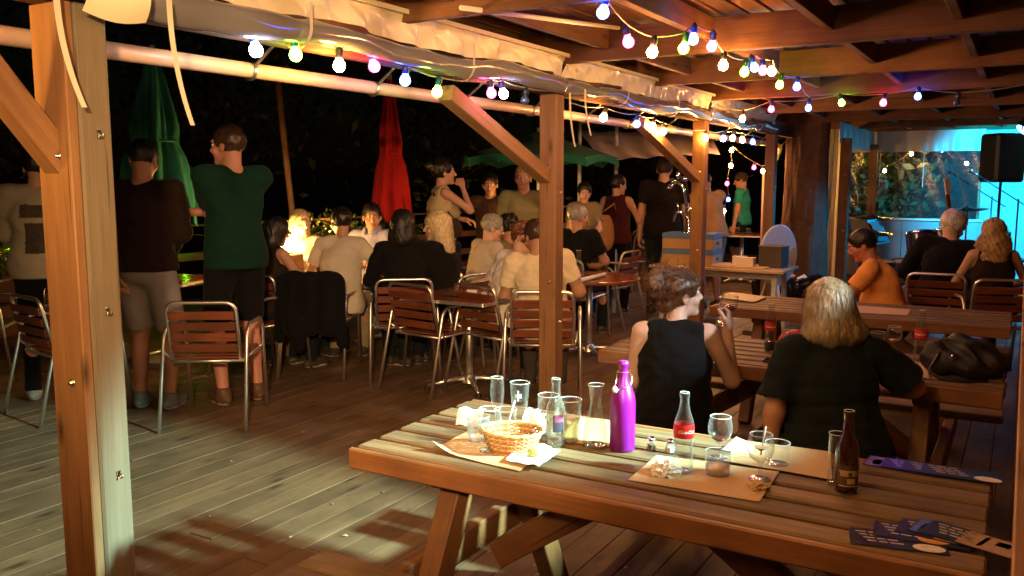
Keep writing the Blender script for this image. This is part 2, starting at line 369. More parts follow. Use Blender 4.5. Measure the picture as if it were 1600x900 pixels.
# ---- rolled tarpaulin blinds along the eave
def awning(y0, y1, label, seed, tilt=0):
    e = empty('rolled_awning', (-2.655, y0, 2.242), label=label, cat='awning', group='rolled rain blinds along the eave')
    L = y1-y0; rnd = random.Random(seed); ph = [rnd.uniform(0, 6) for _ in range(8)]
    def sag(t): return -.004-.012*math.sin(math.pi*t)-.014*math.sin(t*L*4.1+ph[0])-.004*math.sin(t*L*9+ph[1])
    def val(u, v):
        y = u*L; top = .15; bot = .03+sag(u)
        z = top+(bot-top)*v
        fold = (.013*math.sin(y*17+ph[2]+v*3)+.01*math.sin(y*31+ph[3]-v*5)+.012*math.sin(y*7+ph[4]))*min(1, v*2.2)
        return (.02-.03*v+fold, y, z)
    m = MB(); m.grid(val, int(L*55), 8); m.build('valance', M_CREAM, e, True)
    hb = MB(); hb.box((.04, L/2, .142), (.014, L, .022)); hb.build('batten', M_CREAM, e)
    m = MB(); n = int(L*34); seg = 18; vs = []; fs = []
    for i in range(n+1):
        u = i/n; y = u*L; z0 = -.03+sag(u)
        for k in range(seg):
            a = 2*math.pi*k/seg
            r = .052+.005*math.sin(2*a+y*3.1+ph[5])+.0035*math.sin(3*a-y*7+ph[6])+.002*math.sin(y*17+ph[7]+4*a)
            r *= 1+.12*math.sin(y*2.7+ph[1])
            vs.append((-.015+r*math.cos(a)*.85, y, z0+r*math.sin(a)))
    for i in range(n):
        for k in range(seg): fs.append((i*seg+k, i*seg+(k+1) % seg, (i+1)*seg+(k+1) % seg, (i+1)*seg+k))
    fs += [tuple(range(seg))[::-1], tuple(n*seg+k for k in range(seg))]
    m.add(vs, fs); m.build('roll', M_VINYL, e, True)
    for t in (.3, .66):
        y = t*L; z0 = -.03+sag(t); s = MB()
        pts = [(.065, y, .07)]+[(-.015+.078*math.cos(a), y+.01*math.sin(a), z0+.078*math.sin(a)) for a in np.linspace(.3, -3.6, 14)]
        s.grid(lambda u, v, pts=pts: (Vector(pts[min(int(round(u*(len(pts)-1))), len(pts)-1)])+Vector((0, (v-.5)*.018, 0))), len(pts)-1, 1)
        s.build('strap', M_STRAP, e, True)
    for t in (.02, .985):   # eyelets
        s = MB(); s.tube(arc((.052, t*L, .06), .011, 0, 2*math.pi, 12, (0, 1, 0), (0, 0, 1))[:-1], .003, 5, closed=True); s.build('eyelet', M_STEEL, e, True)
    return e
awning(-1.2, 1.7, 'rolled grey vinyl rain blind left of the thick near post', 1)
awning(1.72, 5.14, 'long rolled grey vinyl blind under a cream valance, left of the middle post', 2)
awning(5.17, 8.2, 'rolled vinyl blind with wrinkled cream valance between the middle post and the boxes post', 3)
awning(8.23, AX(1213, 200, -2.655).y, 'short far rolled blind lit by a cluster of bulbs near the tree trunk', 5)
# loose end straps hanging
def loose_strap(p, length, curl, label):
    b = MB(); p = Vector(p)
    def fn(u, v):
        return (p.x+.03+curl*.3*u*u+(v-.5)*.004, p.y+curl*u**2.2+(v-.5)*.02*(1-.2*u), p.z-length*u)
    b.grid(fn, 16, 2); o = b.build('hanging_strap', M_STRAP, None, True); tag(o, label, 'strap', 'loose straps hanging from the blinds')
q = AX(255, 0, -2.58); loose_strap(q, .42, .06, 'white loose strap hanging beside the thick near post, in front of the green parasol')
q = AX(88, 0, -2.6); loose_strap(q+Vector((-.03, 0, .04)), .36, .06, 'pale strap lying along the front of the near weathered post')
q = AX(884, 145, -2.58); loose_strap(q, .34, .05, 'thin white strap dangling right of the middle post')
q = AX(908, 140, -2.58); loose_strap(q, .3, .06, 'thin white strap dangling over the open green parasol')
# flap of cream vinyl folded over the roll next to the near post
fl = MB(); fl.grid(lambda u, v: (-2.62+.10*math.sin(v*2.6)-.02, 1.72+u*.2+.03*v*u, 2.33-.22*v-.02*math.sin(u*3)), 14, 12)
tag(fl.build('vinyl_flap', M_CREAM, None, True), 'cream vinyl flap folded over the roll at the top of the near post', 'flap')
# ---- gutter
e = empty('gutter', (-3.02, 0, 0), label='peach coloured round gutter pipe running under the eave', cat='gutter')
gt = MB(); gt.tube([(0, y, 2.068) for y in np.linspace(-1.5, 12.1, 30)], .034, 16); gt.build('pipe', M_GUTTER, e, True)
for y in np.arange(-.6, 12, .85):
    br = MB(); br.tube(arc((0, y, 2.068), .039, -2.9, .9, 12, (1, 0, 0), (0, 0, 1)), .008, 6); br.tube([(.04, y, 2.09), (.2, y, 2.2)], .008, 6); br.build('bracket', M_STEEL, e, True)
dp = MB(); dp.tube(rounded([(0, 12.1, 2.068), (0, 12.5, 2.05), (-.15, 12.75, 1.82), (-.32, 12.95, 1.74), (-.32, 12.95, 0)], .1), .037, 12); dp.build('downpipe', M_GUTTER, e, True)
# ---- boundary rail at the left edge of the deck
def rail_pt(t): return Vector((-9.3+.75*t, 2.0+15.5*t, 0))
e = empty('deck_railing', rail_pt(0), label='long wooden railing along the dark far edge of the deck', cat='railing')
o0 = rail_pt(0)
for i in range(9):
    p = rail_pt(i/8)-o0; plank('rail_post', p+Vector((-.06, 0, -.5)), p+Vector((-.06, 0, 1.0)), .09, .09, M_TIMBER, e, up=(1, 0, 0))
for z, w in ((1.02, .12), (.62, .1), (.3, .1)):
    for i in range(8):
        a, b = rail_pt(i/8)-o0, rail_pt((i+1)/8)-o0; d = (b-a).normalized()*.003
        plank('rail', a+d+Vector((0, 0, z)), b-d+Vector((0, 0, z)), w if z > 1 else .03, .03 if z > 1 else w, M_TIMBER, e)
# ---- parapet at the right
e = empty('parapet', (.0, 1.0, 0), label='low wooden parapet with plank top at the right edge', cat='parapet')
for i, x in enumerate((.075, .195)):
    for j in range(3): plank('cap_board', (x, j*2.8+.003, .95), (x, (j+1)*2.8-.003, .95), .117, .03, M_TIMBER, e)
for j in range(50): plank('cladding_board', (.04, .06+j*.165, 0), (.04, .06+j*.165, .933), .16, .022, M_ROOF, e, up=(1, 0, 0))
# ================================================================ furniture
def picnic(y0, y1, label, x0=-1.8, x1=-.03):
    e = empty('picnic_table', ((x0+x1)/2, (y0+y1)/2, 0), label=label, cat='picnic table', group='slatted picnic tables in a row')
    L = (x1-x0)/2; Wd = y1-y0; n = 6; sw = Wd/n
    for i in range(n):
        y = -Wd/2+sw*(i+.5); j = random.uniform(-.006, .006)
        plank('tabletop_slat', (-L+j, y, .72), (L+j, y, .72), sw-.026, .04, M_PICNIC, e, ch=.006)
    for s in (-1, 1):
        yy = s*(Wd/2+.006)
        plank('edge_board', (-L, s*(Wd/2+.012), .706), (L, s*(Wd/2+.012), .706), .022, .066, M_PICEDGE, e, ch=.005)
    for s in (-1, 1):          # benches, two slats each
        for k in (0, 1):
            y = s*(Wd/2+.2+k*.13); plank('bench_slat', (-L, y, .43), (L, y, .43), .12, .04, M_PICNIC, e, ch=.006)
    for sx in (-1, 1):
        x = sx*(L-.3)
        plank('top_bearer', (x, -Wd/2+.05, .668), (x, Wd/2-.05, .668), .07, .062, M_PICEDGE, e)
        plank('bench_bearer', (x+sx*.072, -Wd/2-.36, .36), (x+sx*.072, Wd/2+.36, .36), .045, .1, M_PICEDGE, e)
        for s in (-1, 1): plank('leg', (x, s*(Wd/2+.16), 0), (x, s*.17, .636), .07, .095, M_PICEDGE, e)
        plank('brace', (x-sx*.04, 0, .33), (x-sx*.56, 0, .69), .07, .09, M_PICEDGE, e)
    plank('batten', (0, -Wd/2+.04, .685), (0, Wd/2-.04, .685), .07, .028, M_PICEDGE, e)
    return e
picnic(2.04, 2.72, 'near slatted picnic table littered with glasses, bottles and flyers')
picnic(3.9, 4.56, 'middle picnic table with red purse and black bag, where two women sit')
picnic(5.68, 6.34, 'far picnic table where the man in orange leans')

TR = .0125
def make_chair():
    e = empty('bistro_chair')
    w = .26
    for s in (-1, 1):
        pts = rounded([(s*(w+.01), -.36, 0), (s*w, -.2, .66), (s*w, .2, .655), (s*(w+.0), .27, 0)], .09, 5)
        b = MB(); b.tube(pts, TR, 8); b.build('leg_loop', M_ALU, e, True)
    pts = rounded([(-.215, -.2, .43), (-.215, -.295, .82), (.215, -.295, .82), (.215, -.2, .43)], .07, 5)
    b = MB(); b.tube(pts, TR, 8); b.build('back_frame', M_ALU, e, True)
    pts = rounded([(-.225, -.21, .43), (-.24, .22, .445), (.24, .22, .445), (.225, -.21, .43)], .05, 4)
    b = MB(); b.tube(pts+[Vector((-.225, -.21, .43))], .011, 8)
    for s in (-1, 1): b.tube([(s*.23, -.17, .432), (s*w, -.235, .5)], .008, 6); b.tube([(s*.235, .21, .444), (s*(w+.0), .245, .46)], .008, 6)
    b.build('seat_frame', M_ALU, e, True)
    for i in range(4):
        z = .52+i*.072; y = -.222-(z-.43)*.245*.95
        plank('back_slat', (-.205, y, z), (.205, y, z), .012, .056, M_SLAT, e, up=(0, -.24, 1), ch=.004)
    for i in range(5):
        y = -.16+i*.085; plank('seat_slat', (-.225, y, .447+.012*i/4), (.225, y, .447+.012*i/4), .07, .013, M_SLAT, e, ch=.004)
    return e
_proto = [None]
def chair(x, y, phi, label):
    if _proto[0] is None: c = make_chair(); _proto[0] = c
    else: c = copy_tree(_proto[0])
    c.location = (x, y, 0); c.rotation_euler = (0, 0, R(phi)+YAW); tag(c, label, 'chair', 'aluminium bistro chairs with wooden slats'); return c
def chair_px(px, py, phi, label): p = G(px, py); return chair(p.x, p.y, phi, label)
chair_px(342, 652, 3, 'empty bistro chair, slatted back towards us, before the man in dark green')
chair_px(683, 603, -38, 'empty bistro chair turned to the right, in front of the square wooden table')
chair_px(660, 517, 165, 'empty bistro chair facing us behind the left end of the square table')
chair_px(758, 508, 172, 'empty bistro chair facing us behind the square table, beside the couple in white')
chair_px(948, 506, 55, 'empty bistro chair with slats seen from behind, right of the middle post')
chair_px(1003, 452, 10, 'empty bistro chair beside the standing man in black')
chair_px(120, 640, -38, 'bistro chair largely hidden behind the thick near post')
chair_px(-22, 592, -75, 'bistro chair cut off by the left edge of the picture')
chair_px(62, 545, 168, 'lamp-lit bistro chair facing us behind the man in the printed shirt')
chair_px(425, 575, -15, 'dark bistro chair right of the man in dark green')
chair_px(905, 450, 20, 'bistro chair in shadow at the round glass-covered table')

def bistro(p, rz, w, label, top_z=.72, round_top=False):
    e = empty('bistro_table', (p.x, p.y, 0), rz, label, 'table', 'wooden bistro tables on metal pedestals')
    if round_top:
        b = MB(); b.lathe([(0, top_z-.03), (w/2, top_z-.03), (w/2+.006, top_z-.02), (w/2+.006, top_z-.006), (w/2, top_z), (0, top_z)], seg=40); b.build('tabletop', M_TTOP, e)
    else:
        n = 6
        for i in range(n):
            y = -w/2+w/n*(i+.5); plank('tabletop_slat', (-w/2, y, top_z-.012), (w/2, y, top_z-.012), w/n-.002, .024, M_TTOP, e, ch=.002)
        r = rounded([(-w/2-.006, 0, 0), (-w/2-.006, -w/2-.006, 0), (w/2+.006, -w/2-.006, 0), (w/2+.006, w/2+.006, 0), (-w/2-.006, w/2+.006, 0), (-w/2-.006, .001, 0)], .03)
        b = MB(); b.grid(lambda u, v, r=r: r[int(round(u*(len(r)-1)))]+Vector((0, 0, top_z-.028+.024*v)), len(r)-1, 1); b.build('metal_edge', M_ALU, e)
    b = MB(); b.tube([(0, 0, .05), (0, 0, top_z-.03)], .03, 16); b.lathe([(.06, .04), (.05, .09), (.031, .11)], seg=16); b.build('column', M_ALU, e, True)
    b = MB(); b.box((0, 0, top_z-.035), (.4, .05, .012)); b.box((0, 0, top_z-.036), (.05, .4, .012)); b.build('top_plate', M_STEEL, e)
    for k in range(4):
        a = k*math.pi/2+.78; d = Vector((math.cos(a), math.sin(a), 0)); b = MB()
        b.tube([d*.03+Vector((0, 0, .075)), d*.2+Vector((0, 0, .055)), d*.33+Vector((0, 0, .03))], [.022, .018, .014], 8)
        f = b.build('foot', M_ALU, e, True); b = MB(); b.lathe([(.02, 0), (.022, .015), (.015, .028)], d*.33, 10, cap1=True); b.build('rubber_pad', M_BLACK, f, True)
    return e
T1 = G(733, 460, .72); bistro(T1, R(0), .72, 'square red-brown wooden table in front of the couple in white')
T1b = T1+Vector((-.55, .75, 0))
TA = Vector((-5.95, 6.05, 0)); bistro(TA, R(8), .76, 'square table where the blonde woman and the man in blue sit')
bistro(TA+Vector((.62, .55, 0)), R(8), .7, 'square table in front of the man in the light blue shirt')
TB = G(921, 432, .72); bistro(TB, 0, .9, 'round dark red table right of the middle post, with a bread basket', round_top=True)
TC = D(1160, 362, 13.4); bistro(TC, R(5), .8, 'small square table in front of the man in teal', top_z=.76)
TD = D(770, 400, 9.0); bistro(TD, R(10), .75, 'table at the back beside the older woman with glasses')
TE = Vector((-5.1, 4.55, 0)); bistro(D(262, 468, 7.6), R(20), .72, 'dark table behind the man in grey shorts')

# trestle table with boxes, right of the third post
e = empty('trestle_table', D(1130, 425, 9.3)*1, R(0), 'long pale trestle table carrying the stacked boxes', 'table'); e.location.z = 0
for i in range(4): plank('tabletop_board', (-.72, -.26+i*.17, .655), (.72, -.26+i*.17, .655), .165, .03, wood('pale_wood', (.42, .3, .18), (.62, .47, .3), .5, grain=9), e)
for sx in (-1, 1):
    for sy in (-1, 1): plank('leg', (sx*.6, sy*.24, 0), (sx*.6, sy*.2, .637), .05, .05, M_WHITE, e, up=(1, 0, 0))
plank('apron', (-.6, -.2, .6), (.6, -.2, .6), .02, .07, M_WHITE, e)
TT = e.location.copy(); TZ = .67
M_CARD = plain('cardboard', (.5, .3, .13), .75, var=.12, vscale=14); M_BLUE = plain('blue_card', (.1, .2, .42), .6, var=.1)
def carton(x, y, z, label, w=.56, d=.4, h=.13):
    e = empty('carton', (TT.x+x, TT.y+y, z), R(3), label, 'carton', 'stacked blue and brown cartons')
    b = MB(); b.box((0, 0, h*.33), (w, d, h*.66), ch=.004); b.build('tray', M_CARD, e)
    b = MB(); b.box((0, 0, h*.83), (w+.006, d+.006, h*.33), ch=.004); b.build('lid', M_BLUE, e)
    b = MB(); b.box((w/2+.001, 0, h*.36), (.006, .1, .03), ch=.002); b.build('hand_hole', M_BLACK, e)
for i, t in enumerate(('bottom', 'top')): carton(-.36, .02, TZ+.001+i*.172, t+' one of two blue and brown cartons stacked behind the timber post', h=.17, w=.56)
e = empty('dark_crate', (TT.x+.52, TT.y+.05, TZ), R(-8), 'small dark wooden crate at the right end of the trestle table', 'crate')
b = MB(); b.box((0, 0, .11), (.25, .2, .22), ch=.004); b.build('body', plain('dark_box', (.06, .05, .045), .5, var=.2), e)
b = MB(); b.box((0, 0, .226), (.262, .212, .012), ch=.003); b.build('lid', plain('dark_lid', (.1, .075, .055), .5), e)
for i, (dx, dy) in enumerate(((.18, -.02), (.3, -.12))):
    b = MB(); b.box((0, 0, .05), (.13, .1, .1), ch=.004); b.box((0, 0, .103), (.136, .106, .012), ch=.002)
    tag(b.build('white_box', plain('white_card', (.72, .64, .52), .7), None, False, (TT.x+dx, TT.y+dy, TZ)), ('back' if i == 0 else 'front')+' small pale box on the trestle table', 'box', 'pale boxes on the trestle table')
b = MB(); b.box((0, 0, .008), (.62, .3, .014), ch=.003); tag(b.build('serving_board', M_KRAFT, None, False, (TT.x+.2, TT.y-.1, TZ)), 'flat brown tray lying on the trestle table', 'tray')
# leaning oval white panel
e = empty('oval_panel', D(1214, 445, 9.9), R(62), 'white oval table top folded upright beside the tree trunk', 'folding table'); e.location.z = 0
b = MB(); prof = [(0, -.012), (.97, -.012), (1, -.006), (1, .006), (.97, .012), (0, .012)]
vs = []; b.lathe([(r, z) for r, z in prof], seg=36); b.v = [(v[0]*.31, v[2], .72+v[1]*.36) for v in b.v]; b.build('tabletop', plain('pale_blue_plastic', (.6, .68, .78), .35), e, False)
b = MB(); b.tube(rounded([(-.12, .03, .5), (-.14, .2, 0), (.14, .2, 0), (.12, .03, .5)], .03), .012, 8); b.tube([(0, .0, .38), (0, -.12, 0)], .014, 8); b.build('leg', M_WHITE, e, True)
# chrome beer tap clamped on the boxes
e = empty('chrome_tap', (TT.x-.4, TT.y-.02, TZ+.345), R(20), 'shiny chrome tap column standing on the cartons', 'beer tap')
b = MB(); b.lathe([(.07, 0), (.07, .012), (.035, .03), (.03, .2), (.04, .24), (.04, .27)], seg=16, cap1=True); b.build('column', M_CHROME, e, True)
b = MB(); b.tube(rounded([(-.03, 0, .2), (-.13, 0, .23), (-.16, 0, .12)], .03), .014, 8); b.tube([(-.1, 0, .23), (-.13, 0, .32)], [.008, .014], 8); b.build('spout', M_CHROME, e, True)
b = MB(); b.tube(rounded([(-.02, 0, .27), (-.06, .02, .5), (-.15, .02, .56)], .04), .016, 8); b.build('riser', M_CHROME, e, True)
for k, (dx, dz) in enumerate(((-.17, .56), (-.12, .62), (-.2, .5), (-.06, .58))):
    b = MB(); b.lathe([(0, -.03), (.035, -.02), (.05, .0), (.03, .02), (0, .025)], (dx, .02, dz), 14, M=Matrix.Rotation(.5+k, 3, 'Y')); b.build('handle', M_CHROME, e, True)

# ================================================================ people engine: smooth signed-distance bodies meshed by surface nets
def nrm(v): v = np.asarray(v, float); return v/max(1e-9, np.linalg.norm(v))
class Field:
    def __init__(s, k=.03): s.pr = []; s.cut = []; s.k = k
    def rc(s, a, b, ra, rb, k=None): s.pr.append(('c', np.asarray(a, float), np.asarray(b, float), ra, rb, k)); return s
    def ell(s, c, r, M=None, k=None): s.pr.append(('e', np.asarray(c, float), np.asarray(r, float), np.eye(3) if M is None else np.asarray(M, float), None, k)); return s
    def sub_ell(s, c, r, M=None, k=.01): s.cut.append(('e', np.asarray(c, float), np.asarray(r, float), np.eye(3) if M is None else np.asarray(M, float), k)); return s
    def plane(s, p, n, k=.004): s.cut.append(('p', np.asarray(p, float), nrm(n), None, k)); return s   # removes the side n points to
    @staticmethod
    def d(pr, P):
        if pr[0] == 'c':
            _, a, b, ra, rb, _k = pr; ab = b-a; t = np.clip(((P-a) @ ab)/max(1e-9, ab @ ab), 0, 1)
            return np.linalg.norm(P-a-t[:, None]*ab, axis=1)-(ra+(rb-ra)*t)
        c, r, M = pr[1], pr[2], pr[3]; q = (P-c) @ M     # M columns = axes
        k0 = np.linalg.norm(q/r, axis=1); k1 = np.linalg.norm(q/(r*r), axis=1); return k0*(k0-1)/np.maximum(k1, 1e-6)
    def bounds(s, pr):
        if pr[0] == 'c':
            r = max(pr[3], pr[4]); return np.minimum(pr[1], pr[2])-r, np.maximum(pr[1], pr[2])+r
        e = np.sqrt(((pr[3]*pr[2])**2).sum(1)); return pr[1]-e, pr[1]+e
    def cutfn(s, S, P):
        for c in s.cut:
            if c[0] == 'p': d = -((P-c[1]) @ c[2])
            else: d = Field.d(c, P)
            k = c[4]; dn = -d          # keep outside of the cut: max(S, -d) for solids; planes keep the negative side
            if c[0] == 'p': dn = (P-c[1]) @ c[2]
            h = np.clip(.5+.5*(S-dn)/k, 0, 1); S = dn*(1-h)+S*h+k*h*(1-h)
        return S
    def __call__(s, P, disp=None):
        S = np.full(len(P), 1.0)
        for pr in s.pr:
            d = s.d(pr, P); k = pr[5] or s.k; h = np.clip(.5+.5*(S-d)/k, 0, 1); S = S*(1-h)+d*h-k*h*(1-h)
        if disp is not None: S = S+disp(P)
        return s.cutfn(S, P)
    def mesh(s, h, disp=None):
        lo = np.min([s.bounds(p)[0] for p in s.pr], 0)-3*h-.015; hi = np.max([s.bounds(p)[1] for p in s.pr], 0)+3*h+.015
        n = np.ceil((hi-lo)/h).astype(int)+1
        S = np.full(n, 1.0)
        ax = [lo[i]+h*np.arange(n[i]) for i in range(3)]
        for pr in s.pr:
            k = pr[5] or s.k; b0, b1 = s.bounds(pr); m = k+2.5*h+.012
            i0 = np.maximum(0, ((b0-m-lo)/h).astype(int)); i1 = np.minimum(n, ((b1+m-lo)/h).astype(int)+2)
            g = np.stack(np.meshgrid(*[ax[i][i0[i]:i1[i]] for i in range(3)], indexing='ij'), -1); sh = g.shape[:3]
            d = s.d(pr, g.reshape(-1, 3)).reshape(sh); sl = tuple(slice(i0[i], i1[i]) for i in range(3)); T = S[sl]
            hh = np.clip(.5+.5*(T-d)/k, 0, 1); S[sl] = T*(1-hh)+d*hh-k*hh*(1-hh)
        near = np.abs(S) < .08
        P = np.stack(np.meshgrid(*ax, indexing='ij'), -1)[near]; v = S[near]
        if disp is not None: v = v+disp(P)
        S[near] = s.cutfn(v, P)
        # far inside/outside values need the cuts too (only the sign matters)
        ins = (S <= -.08)
        if ins.any() and s.cut:
            P = np.stack(np.meshgrid(*ax, indexing='ij'), -1)[ins]; S[ins] = s.cutfn(S[ins], P)
        return surface_nets(S, lo, h)
def surface_nets(S, lo, h):
    neg = S < 0; n = np.array(S.shape)-1
    c = np.zeros(n, np.int8)
    for i in (0, 1):
        for j in (0, 1):
            for k in (0, 1): c += neg[i:i+n[0], j:j+n[1], k:k+n[2]]
    mask = (c > 0) & (c < 8); idx = -np.ones(n, np.int64); cells = np.argwhere(mask); idx[mask] = np.arange(len(cells))
    acc = np.zeros((len(cells), 3)); cnt = np.zeros(len(cells))
    corners = [(i, j, k) for i in (0, 1) for j in (0, 1) for k in (0, 1)]
    val = {q: S[cells[:, 0]+q[0], cells[:, 1]+q[1], cells[:, 2]+q[2]] for q in corners}
    for a in corners:
        for ax_ in range(3):
            if a[ax_] == 0:
                b = list(a); b[ax_] = 1; b = tuple(b); va, vb = val[a], val[b]; m = (va < 0) != (vb < 0)
                t = np.where(m, va/np.where(m, va-vb, 1), 0); p = np.array(a, float)[None].repeat(len(cells), 0); p[:, ax_] += t
                acc[m] += p[m]; cnt[m] += 1
    V = lo+h*(cells+acc/np.maximum(cnt, 1)[:, None]); Q = []
    for ax_ in range(3):
        b, d = (ax_+1) % 3, (ax_+2) % 3
        sl0 = [slice(None)]*3; sl1 = [slice(None)]*3; sl0[ax_] = slice(0, -1); sl1[ax_] = slice(1, None)
        cross = neg[tuple(sl0)] != neg[tuple(sl1)]; E = np.argwhere(cross)
        E = E[(E[:, b] > 0) & (E[:, d] > 0) & (E[:, b] < S.shape[b]-1) & (E[:, d] < S.shape[d]-1)]
        if not len(E): continue
        flip = neg[E[:, 0], E[:, 1], E[:, 2]]
        def cell(db, dd):
            q = E.copy(); q[:, b] += db; q[:, d] += dd; return idx[q[:, 0], q[:, 1], q[:, 2]]
        quad = np.stack([cell(-1, -1), cell(0, -1), cell(0, 0), cell(-1, 0)], 1); quad[~flip] = quad[~flip][:, ::-1]; Q.append(quad)
    Q = np.concatenate(Q) if Q else np.zeros((0, 4), int)
    return V, Q[(Q >= 0).all(1)]
def np_mesh(name, parts, mats, smooth=True):
    """parts: list of (V, Q, material index or array)"""
    Vs = []; Qs = []; Ms = []; o = 0
    for V, Q, m in parts:
        Vs.append(V); Qs.append(Q+o); o += len(V); Ms.append(np.full(len(Q), m) if np.isscalar(m) else m)
    V = np.concatenate(Vs); Q = np.concatenate(Qs); Mi = np.concatenate(Ms).astype(np.int32)
    me = bpy.data.meshes.new(name); me.vertices.add(len(V)); me.vertices.foreach_set('co', V.astype(np.float32).ravel())
    me.loops.add(Q.size); me.loops.foreach_set('vertex_index', Q.astype(np.int32).ravel())
    me.polygons.add(len(Q)); me.polygons.foreach_set('loop_start', np.arange(0, Q.size, 4, dtype=np.int32))
    me.polygons.foreach_set('material_index', Mi); me.polygons.foreach_set('use_smooth', np.full(len(Q), smooth))
    me.update(calc_edges=True); me.validate()
    for m in mats: me.materials.append(m)
    return me
def ik(a, t, l1, l2, hint):
    a, t, hint = np.asarray(a, float), np.asarray(t, float), np.asarray(hint, float)
    d = t-a; L = np.linalg.norm(d); dn = d/max(L, 1e-6); L = min(L, l1+l2-.002); L = max(L, abs(l1-l2)+.02)
    x = (l1*l1-l2*l2+L*L)/(2*L); hh = math.sqrt(max(0, l1*l1-x*x)); p = hint-dn*(hint @ dn); p = nrm(p)
    return a+dn*x+p*hh, a+dn*L
def rotz(a): c, s = math.cos(a), math.sin(a); return np.array([[c, -s, 0], [s, c, 0], [0, 0, 1.]])
def rotx(a): c, s = math.cos(a), math.sin(a); return np.array([[1, 0, 0], [0, c, -s], [0, s, c]])
def roty(a): c, s = math.cos(a), math.sin(a); return np.array([[c, 0, s], [0, 1, 0], [-s, 0, c]])
def sines(seed, amp, freq, aniso=(1, 1, 1)):
    r = np.random.default_rng(seed); K = r.normal(size=(7, 3))*freq*np.array(aniso); ph = r.uniform(0, 6.3, 7)
    return lambda P: amp*np.sin(P @ K.T+ph).sum(1)/3
def hand_field(f, w, fd, pn, right, curl, spread=.0, sc=1.0):
    fd = nrm(fd); pn = nrm(np.asarray(pn, float)-fd*(np.asarray(pn, float) @ fd)); sd = np.cross(fd, pn)*(1 if right else -1)
    f.ell(w+fd*.05*sc, (.042*sc, .052*sc, .015*sc), np.stack([sd, fd, pn], 1), k=.012)
    f.rc(w-fd*.03*sc, w+fd*.03*sc, .026*sc, .028*sc, k=.02)
    for i, (off, ln) in enumerate(((.03, .072), (.0105, .082), (-.0095, .077), (-.029, .06))):
        p = w+(fd*.088+sd*off)*sc; d = nrm(fd+sd*off*spread*20); f.rc(w+(fd*.03+sd*off*.8)*sc, p, .012*sc, .0105*sc, k=.006)
        a = 0
        for j, fr in enumerate((.45, .32, .25)):
            a += curl*(.85, 1.1, .7)[j]*(1+.08*i); q = p+(d*math.cos(a)+pn*math.sin(a))*ln*fr*sc
            f.rc(p, q, (.0098-.0008*j)*sc, (.0092-.0008*j)*sc, k=.003); p = q
    p = w+(fd*.02+sd*.028)*sc
    for j, (dd, ln) in enumerate(((fd*.62+sd*.75+pn*.25, .042), (fd*.85+sd*.3+pn*(.25+curl*.4), .034), (fd*.9-sd*.05+pn*(.3+curl*.5), .028))):
        q = p+nrm(dd)*ln*sc; f.rc(p, q, (.0135-.0016*j)*sc, (.0118-.0016*j)*sc, k=.006); p = q
HAIRC = dict(dark=(.012, .009, .007), brown=(.05, .024, .012), auburn=(.14, .042, .016), blonde=(.5, .33, .14), pale=(.62, .48, .28), grey=(.3, .28, .26), white=(.68, .64, .6), sandy=(.3, .19, .09), ash=(.44, .34, .2), chestnut=(.085, .035, .016))
